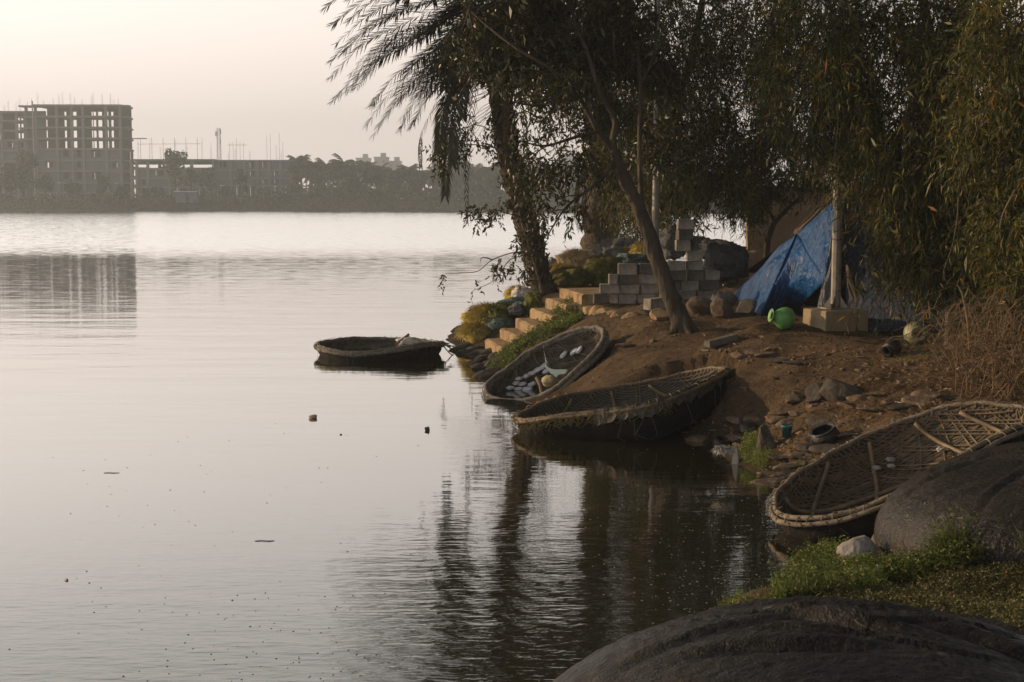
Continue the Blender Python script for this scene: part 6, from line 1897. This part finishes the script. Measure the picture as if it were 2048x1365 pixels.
hanging_tree('weeping_tree', 'tall weeping tree with narrow leaves tinted orange for sunlight, hanging over the tent', b, [b + Vector((0, 0, -.2)), P(1975, 560, 22.5), P(1950, 380, 22.3), P(1880, 150, 22), P(1820, -120, 22)], .17,
             [(1800, 120, 20.5, 1.1, 1.0, 1.2, 900), (1660, 110, 20.6, .85, .8, 1.0, 640), (1930, 120, 20, 1.0, 1.0, 1.2, 800), (1800, 300, 20, .75, .8, .75, 520), (1930, 330, 20, .95, .9, .9, 720), (1880, 450, 20, .7, .7, .5, 400), (1960, 500, 19.5, .7, .7, .55, 380), (1835, 420, 20.3, .45, .5, .5, 200), (1720, 250, 21.2, .5, .6, .7, 300), (1740, 325, 21, .32, .4, .36, 110), (1845, 505, 19.8, .35, .4, .25, 46), (1750, 540, 20, .3, .3, .3, 12), (1890, 530, 19.6, .42, .5, .28, 80),
              (1600, 60, 22.5, .7, .8, 1.0, 380), (1700, -160, 22, 1.5, 1.4, 1.1, 620), (1900, -170, 21, 1.6, 1.5, 1.2, 700), (1800, -420, 22, 2.0, 1.8, 1.3, 560)], .46, 14, .12, .0165, 61, M_WILLOW, keep=.05)
b = P(2190, 720, 18.5); b.z = ground(b.x, b.y)
hanging_tree('weeping_tree', 'dark weeping tree cut off by the right edge of the photo, nearest the dry bush', b, [b + Vector((0, 0, -.2)), P(2170, 560, 18.5), P(2150, 380, 18.5), P(2120, 150, 18.5), P(2080, -120, 18.5)], .15,
             [(2060, 80, 17.8, .8, .9, 1.1, 700), (2060, 280, 17.5, .75, .8, .8, 560), (2060, 440, 17.2, .6, .7, .6, 400), (2030, 560, 17, .42, .5, .35, 170), (1985, 200, 18, .5, .6, .9, 330), (2140, -150, 18, 1.2, 1.2, 1.1, 420), (2120, 560, 17.4, .5, .5, .5, 160)], .42, 14, .115, .016, 71, M_WILLOW, keep=.1)
# long bare twigs dangling in front of the leaves
random.seed(5)
for i, (pts, Y, lab) in enumerate([([(1925, 270), (1918, 360), (1915, 430), (1905, 490), (1888, 540), (1890, 560)], 18.6, 'long pale bare twig dangling before the weeping foliage at the right'), ([(1670, 165), (1676, 240), (1668, 320)], 20, 'pale bare twig hanging beside the top of the lamp pole'),
                                 ([(2030, 380), (2000, 450), (2010, 540), (1990, 600)], 16.8, 'thin bare twig hanging near the right edge, above the dry bush')]):
    m = MB()
    c = limb(m, [P(x, y, Y) for x, y in pts], .009, .004, sides=5, n=5)
    for k in range(4):
        p = c[random.randrange(3, len(c))]
        m.tube([p, p + Vector((random.uniform(-.2, .2), 0, -.1)), p + Vector((random.uniform(-.35, .35), 0, -.22))], .003, 4)
    tag(m.build('dangling_twig', M_TWIG, loc=c[0]), lab, 'twig')

# ------------------------------------------------------------------ low growth
def gnd_np(px, py, z0=.5, it=8):
    px, py = np.asarray(px, float), np.asarray(py, float)
    a, b_ = (px - 1024) / FPX, (682.5 - py) / FPX
    d = np.stack([a, CP + b_ * SP, -SP + b_ * CP], -1)
    z = np.full(px.shape, z0)
    for _ in range(it):
        t = (z - CAM_H) / d[:, 2]
        z = z * .4 + .6 * ground_np(d[:, 0] * t, d[:, 1] * t)
    t = (z - CAM_H) / d[:, 2]
    x, y = d[:, 0] * t, d[:, 1] * t
    return np.c_[x, y, ground_np(x, y)]
def inside(px, py, poly):
    r = np.zeros(px.shape, bool)
    n = len(poly); j = n - 1
    for i in range(n):
        xi, yi = poly[i]; xj, yj = poly[j]
        c_ = ((yi > py) != (yj > py)) & (px < (xj - xi) * (py - yi) / (yj - yi + 1e-9) + xi)
        r ^= c_; j = i
    return r
def sample_poly(poly, n, rg):
    xs, ys = [p[0] for p in poly], [p[1] for p in poly]
    px = rg.uniform(min(xs), max(xs), n * 4); py = rg.uniform(min(ys), max(ys), n * 4)
    k = inside(px, py, poly)
    return px[k][:n], py[k][:n]
M_WEED = leaf_mat('weeds', [(0, (.05, .075, .016)), (.5, (.105, .15, .03)), (.85, (.18, .21, .045)), (1, (.27, .23, .09))], trans=.35, rough=.55)
M_CREEP = leaf_mat('creeping_herb', [(0, (.05, .055, .016)), (.5, (.10, .10, .03)), (.85, (.18, .165, .06)), (1, (.22, .17, .09))], trans=.3, rough=.6)
def herb(name, poly, n, h, per, ll, lw, mat, seed, z0=.3, blade=0):
    rg = np.random.default_rng(seed)
    px, py = sample_poly(poly, n, rg)
    g = gnd_np(px, py, z0)
    g = g[(g[:, 2] > -.04) & (np.hypot(g[:, 0] - 4.24, g[:, 1] - 11.2) > 1.24)]
    n_ = len(g)
    pat = .5 + .5 * np.sin(g[:, 0] * 3.1 + np.sin(g[:, 1] * 2.3) * 2) * np.sin(g[:, 1] * 2.7)
    H = h * rg.uniform(.35, 1.15, n_) * (.45 + .75 * pat)
    lean = rg.normal(size=(n_, 3)) * [.3, .3, 0]
    t = rg.uniform(.1, 1, (n_, per))
    pos = g[:, None, :] + (np.array([0, 0, 1]) + lean)[:, None, :] * (H[:, None] * t)[..., None] + rg.normal(size=(n_, per, 3)) * .012
    d = rg.normal(size=(n_, per, 3)) * [.8, .8, .5] + [0, 0, .35]
    v, f = leaves(pos.reshape(-1, 3), d.reshape(-1, 3), ll, lw, .2, .2, seed)
    VS, FS, k = [v], [f], len(v)
    if blade:
        q = rg.integers(0, n_, blade)
        v, f = leaves(g[q] + rg.normal(size=(blade, 3)) * .02, rg.normal(size=(blade, 3)) * [.35, .35, .1] + [0, 0, 1], h * .9, .006, .3, .25, seed + 2)
        VS.append(v); FS.append(f + k); k += len(v)
        v, f = leaves(g[q], lean[q] * 1 + [0, 0, 1], h * .7, .004, .3, .05, seed + 3)
        VS.append(v); FS.append(f + k)
    return tag(np_mesh(name, np.vstack(VS), np.vstack(FS), mat), kind='stuff')
herb('weeds', [(1552, 1200), (1580, 1140), (1640, 1112), (1700, 1122), (1760, 1152), (1840, 1152), (1890, 1122), (1915, 1065), (1980, 1040), (2060, 1035), (2060, 1110), (1990, 1130), (1900, 1160), (1800, 1175), (1700, 1200), (1560, 1215)], 3600, .2, 18, .034, .015, M_WEED, 81, .25, 5200)
herb('weeds', [(1925, 1110), (1960, 1062), (2000, 1052), (2070, 1045), (2070, 1120), (1950, 1130), (1890, 1135), (1905, 1105)], 1500, .42, 24, .036, .015, M_WEED, 82, .4, 700)
herb('creeping_herb', [(1600, 1200), (1720, 1170), (1830, 1160), (1920, 1130), (2070, 1100), (2070, 1290), (1950, 1260), (1800, 1220), (1600, 1215)], 5200, .07, 12, .02, .015, M_CREEP, 83, .3, 900)
herb('weeds', [(1440, 1232), (1470, 1205), (1530, 1190), (1570, 1195), (1560, 1240), (1450, 1245)], 150, .11, 8, .03, .012, M_WEED, 84, .05, 60)
herb('bank_herb', [(1000, 712), (1030, 690), (1070, 668), (1105, 645), (1130, 615), (1165, 625), (1160, 645), (1120, 665), (1070, 690), (1020, 725), (990, 745), (975, 735)], 2400, .15, 11, .036, .02, M_WEED, 85, .5, 500)
herb('bank_herb', [(975, 745), (1010, 720), (1030, 735), (1000, 765), (980, 770)], 500, .15, 10, .036, .02, M_WEED, 86, .1, 200)
herb('bank_herb', [(1480, 915), (1490, 875), (1520, 880), (1545, 915), (1530, 938), (1495, 935)], 420, .16, 12, .022, .012, M_WEED, 87, .15, 160)
herb('bank_herb', [(1570, 955), (1600, 925), (1615, 930), (1590, 965)], 60, .1, 6, .02, .01, M_WEED, 88, .15, 140)
herb('bank_herb', [(1780, 712), (1870, 705), (1900, 715), (1800, 725)], 30, .07, 7, .03, .012, M_WEED, 89, 1.1, 40)
herb('bank_herb', [(1035, 615), (1060, 600), (1090, 605), (1075, 625), (1040, 630)], 300, .14, 10, .036, .02, M_WEED, 90, .9, 60)
herb('bank_herb', [(1440, 560), (1490, 540), (1490, 560), (1450, 580)], 260, .2, 9, .04, .02, M_FIG, 91, 1.1, 40)
# litter: fallen leaves and straws on the bare earth
rg = np.random.default_rng(19)
px, py = sample_poly([(1180, 640), (1300, 640), (1700, 670), (2048, 690), (2048, 850), (1800, 850), (1700, 900), (1600, 950), (1480, 900), (1440, 830), (1300, 780), (1180, 740)], 5200, rg)
g = gnd_np(px, py, .7)
g = g[g[:, 2] > .02]
g[:, 2] += .008
d = rg.normal(size=g.shape) * [1, 1, .25]
v, f = leaves(g, d, .065, .014, .3, .0, 5)
px, py = sample_poly([(1750, 700), (2048, 690), (2048, 850), (1800, 850), (1650, 830)], 2600, rg)
g = gnd_np(px, py, .8); g[:, 2] += .015
v2, f2 = leaves(g, rg.normal(size=g.shape) * [1, 1, .4], .12, .008, .3, .0, 6)
M_LITTER = leaf_mat('leaf_litter', [(0, (.06, .035, .018)), (.6, (.13, .08, .04)), (.93, (.22, .15, .08)), (1, (.4, .34, .25))], trans=.1, rough=.9)
tag(np_mesh('leaf_litter', np.vstack([v, v2]), np.vstack([f, f2 + len(v)]), M_LITTER), kind='stuff')
# gravel and broken clods on the slope
rg = np.random.default_rng(23)
px, py = sample_poly([(1180, 660), (1400, 660), (1700, 690), (1900, 720), (1900, 830), (1700, 900), (1600, 970), (1480, 920), (1440, 830), (1300, 780), (1180, 745)], 1900, rg)
g = gnd_np(px, py, .6); g = g[g[:, 2] > .0]
n_ = len(g)
sz = rg.gamma(1.5, .009, n_).clip(.006, .06)
tet = np.array([(-1, -.7, -.4), (1, -.6, -.4), (.9, .8, -.4), (-.8, .9, -.4), (-.6, -.4, .5), (.7, -.3, .6), (.5, .5, .45), (-.5, .6, .55)])
an = rg.uniform(0, 6.28, n_)
c_, s_ = np.cos(an), np.sin(an)
v = tet[None] * (sz[:, None, None] * rg.uniform(.6, 1.3, (n_, 8, 1))) + rg.normal(size=(n_, 8, 3)) * sz[:, None, None] * .18
v = np.stack([v[..., 0] * c_[:, None] - v[..., 1] * s_[:, None], v[..., 0] * s_[:, None] + v[..., 1] * c_[:, None], v[..., 2] * .7], -1) + g[:, None, :]
q = np.array([(0, 1, 5, 4), (1, 2, 6, 5), (2, 3, 7, 6), (3, 0, 4, 7), (4, 5, 6, 7), (3, 2, 1, 0)])
tag(np_mesh('gravel', v.reshape(-1, 3), (q[None] + np.arange(n_)[:, None, None] * 8).reshape(-1, 4), pm('gravel_stone', (.07, .048, .03), (.19, .135, .085), rough=.95, scale=3, bump=0)), kind='stuff')
# the dry bush at the right
random.seed(71)
b = on_ground(2010, 770, .9)
r_ = thing('dry_bush', 'tangled dry bush of bare straw brown twigs at the right edge above the tan coracle', 'bush', b)
M_DRY = pm('dry_twig', (.10, .065, .035), (.22, .15, .085), rough=.95, scale=9, bump=0)
m = MB()
for k in range(230):
    s = on_ground(1905 + 175 * random.uniform(0, 1) ** .8, random.uniform(690, 800), .95)
    az = random.uniform(0, 6.28); R = random.uniform(.25, .9)
    h = random.uniform(.25, .95) * (1 if s.y > 15 else .7)
    e_ = s + Vector((math.cos(az) * R, math.sin(az) * R * .6, h * random.uniform(.25, 1)))
    md = s.lerp(e_, .5) + Vector((random.uniform(-.15, .15), random.uniform(-.1, .1), h * .45))
    c = catmull([s, md, e_], 5)
    m.tube(c, lerp_list([.008, .005, .0025], len(c)), 4, cap=False)
    for q in range(3):
        p = c[random.randrange(2, len(c))]
        e2 = p + Vector((random.uniform(-.25, .25), random.uniform(-.15, .15), random.uniform(-.12, .2)))
        m.tube([p, p.lerp(e2, .5) + Vector((0, 0, .04)), e2], [.004, .003, .0015], 3, cap=False)
for pts in ([(1935, 760), (1975, 710), (2010, 665), (2050, 640)], [(1905, 800), (1960, 745), (2010, 700), (2060, 690)], [(1940, 700), (1935, 640), (1925, 590), (1915, 570)], [(2050, 780), (1990, 735), (1950, 720)]):
    Y = 15.5
    limb(m, [P(x, y, Y) for x, y in pts], .02, .007, sides=6, n=5)
m.build('twig_tangle', M_DRY, r_)
rg = np.random.default_rng(33)
n = 1500
u = rg.uniform(size=(n, 2))
pos = gnd_np(1915 + 160 * u[:, 0], 690 + 110 * u[:, 1], .95)
pos[:, 2] += rg.uniform(0, .75, n) ** 1.3
v, f = leaves(pos, rg.normal(size=(n, 3)) - [0, 0, .3], .09, .010, .3, .1, 7)
np_mesh('dry_leaves', v, f, M_LITTER, r_)
# a post seen through the bush
q = on_ground(1912, 690, 1.15)
tag(MB().box(q + Vector((0, .2, .2)), (.13, .13, .46), jit=.02).build('stone_post', M_ROCK, loc=q, bevel=.012), 'short pale stone post half hidden by the dry bush at the end of the tent', 'post')
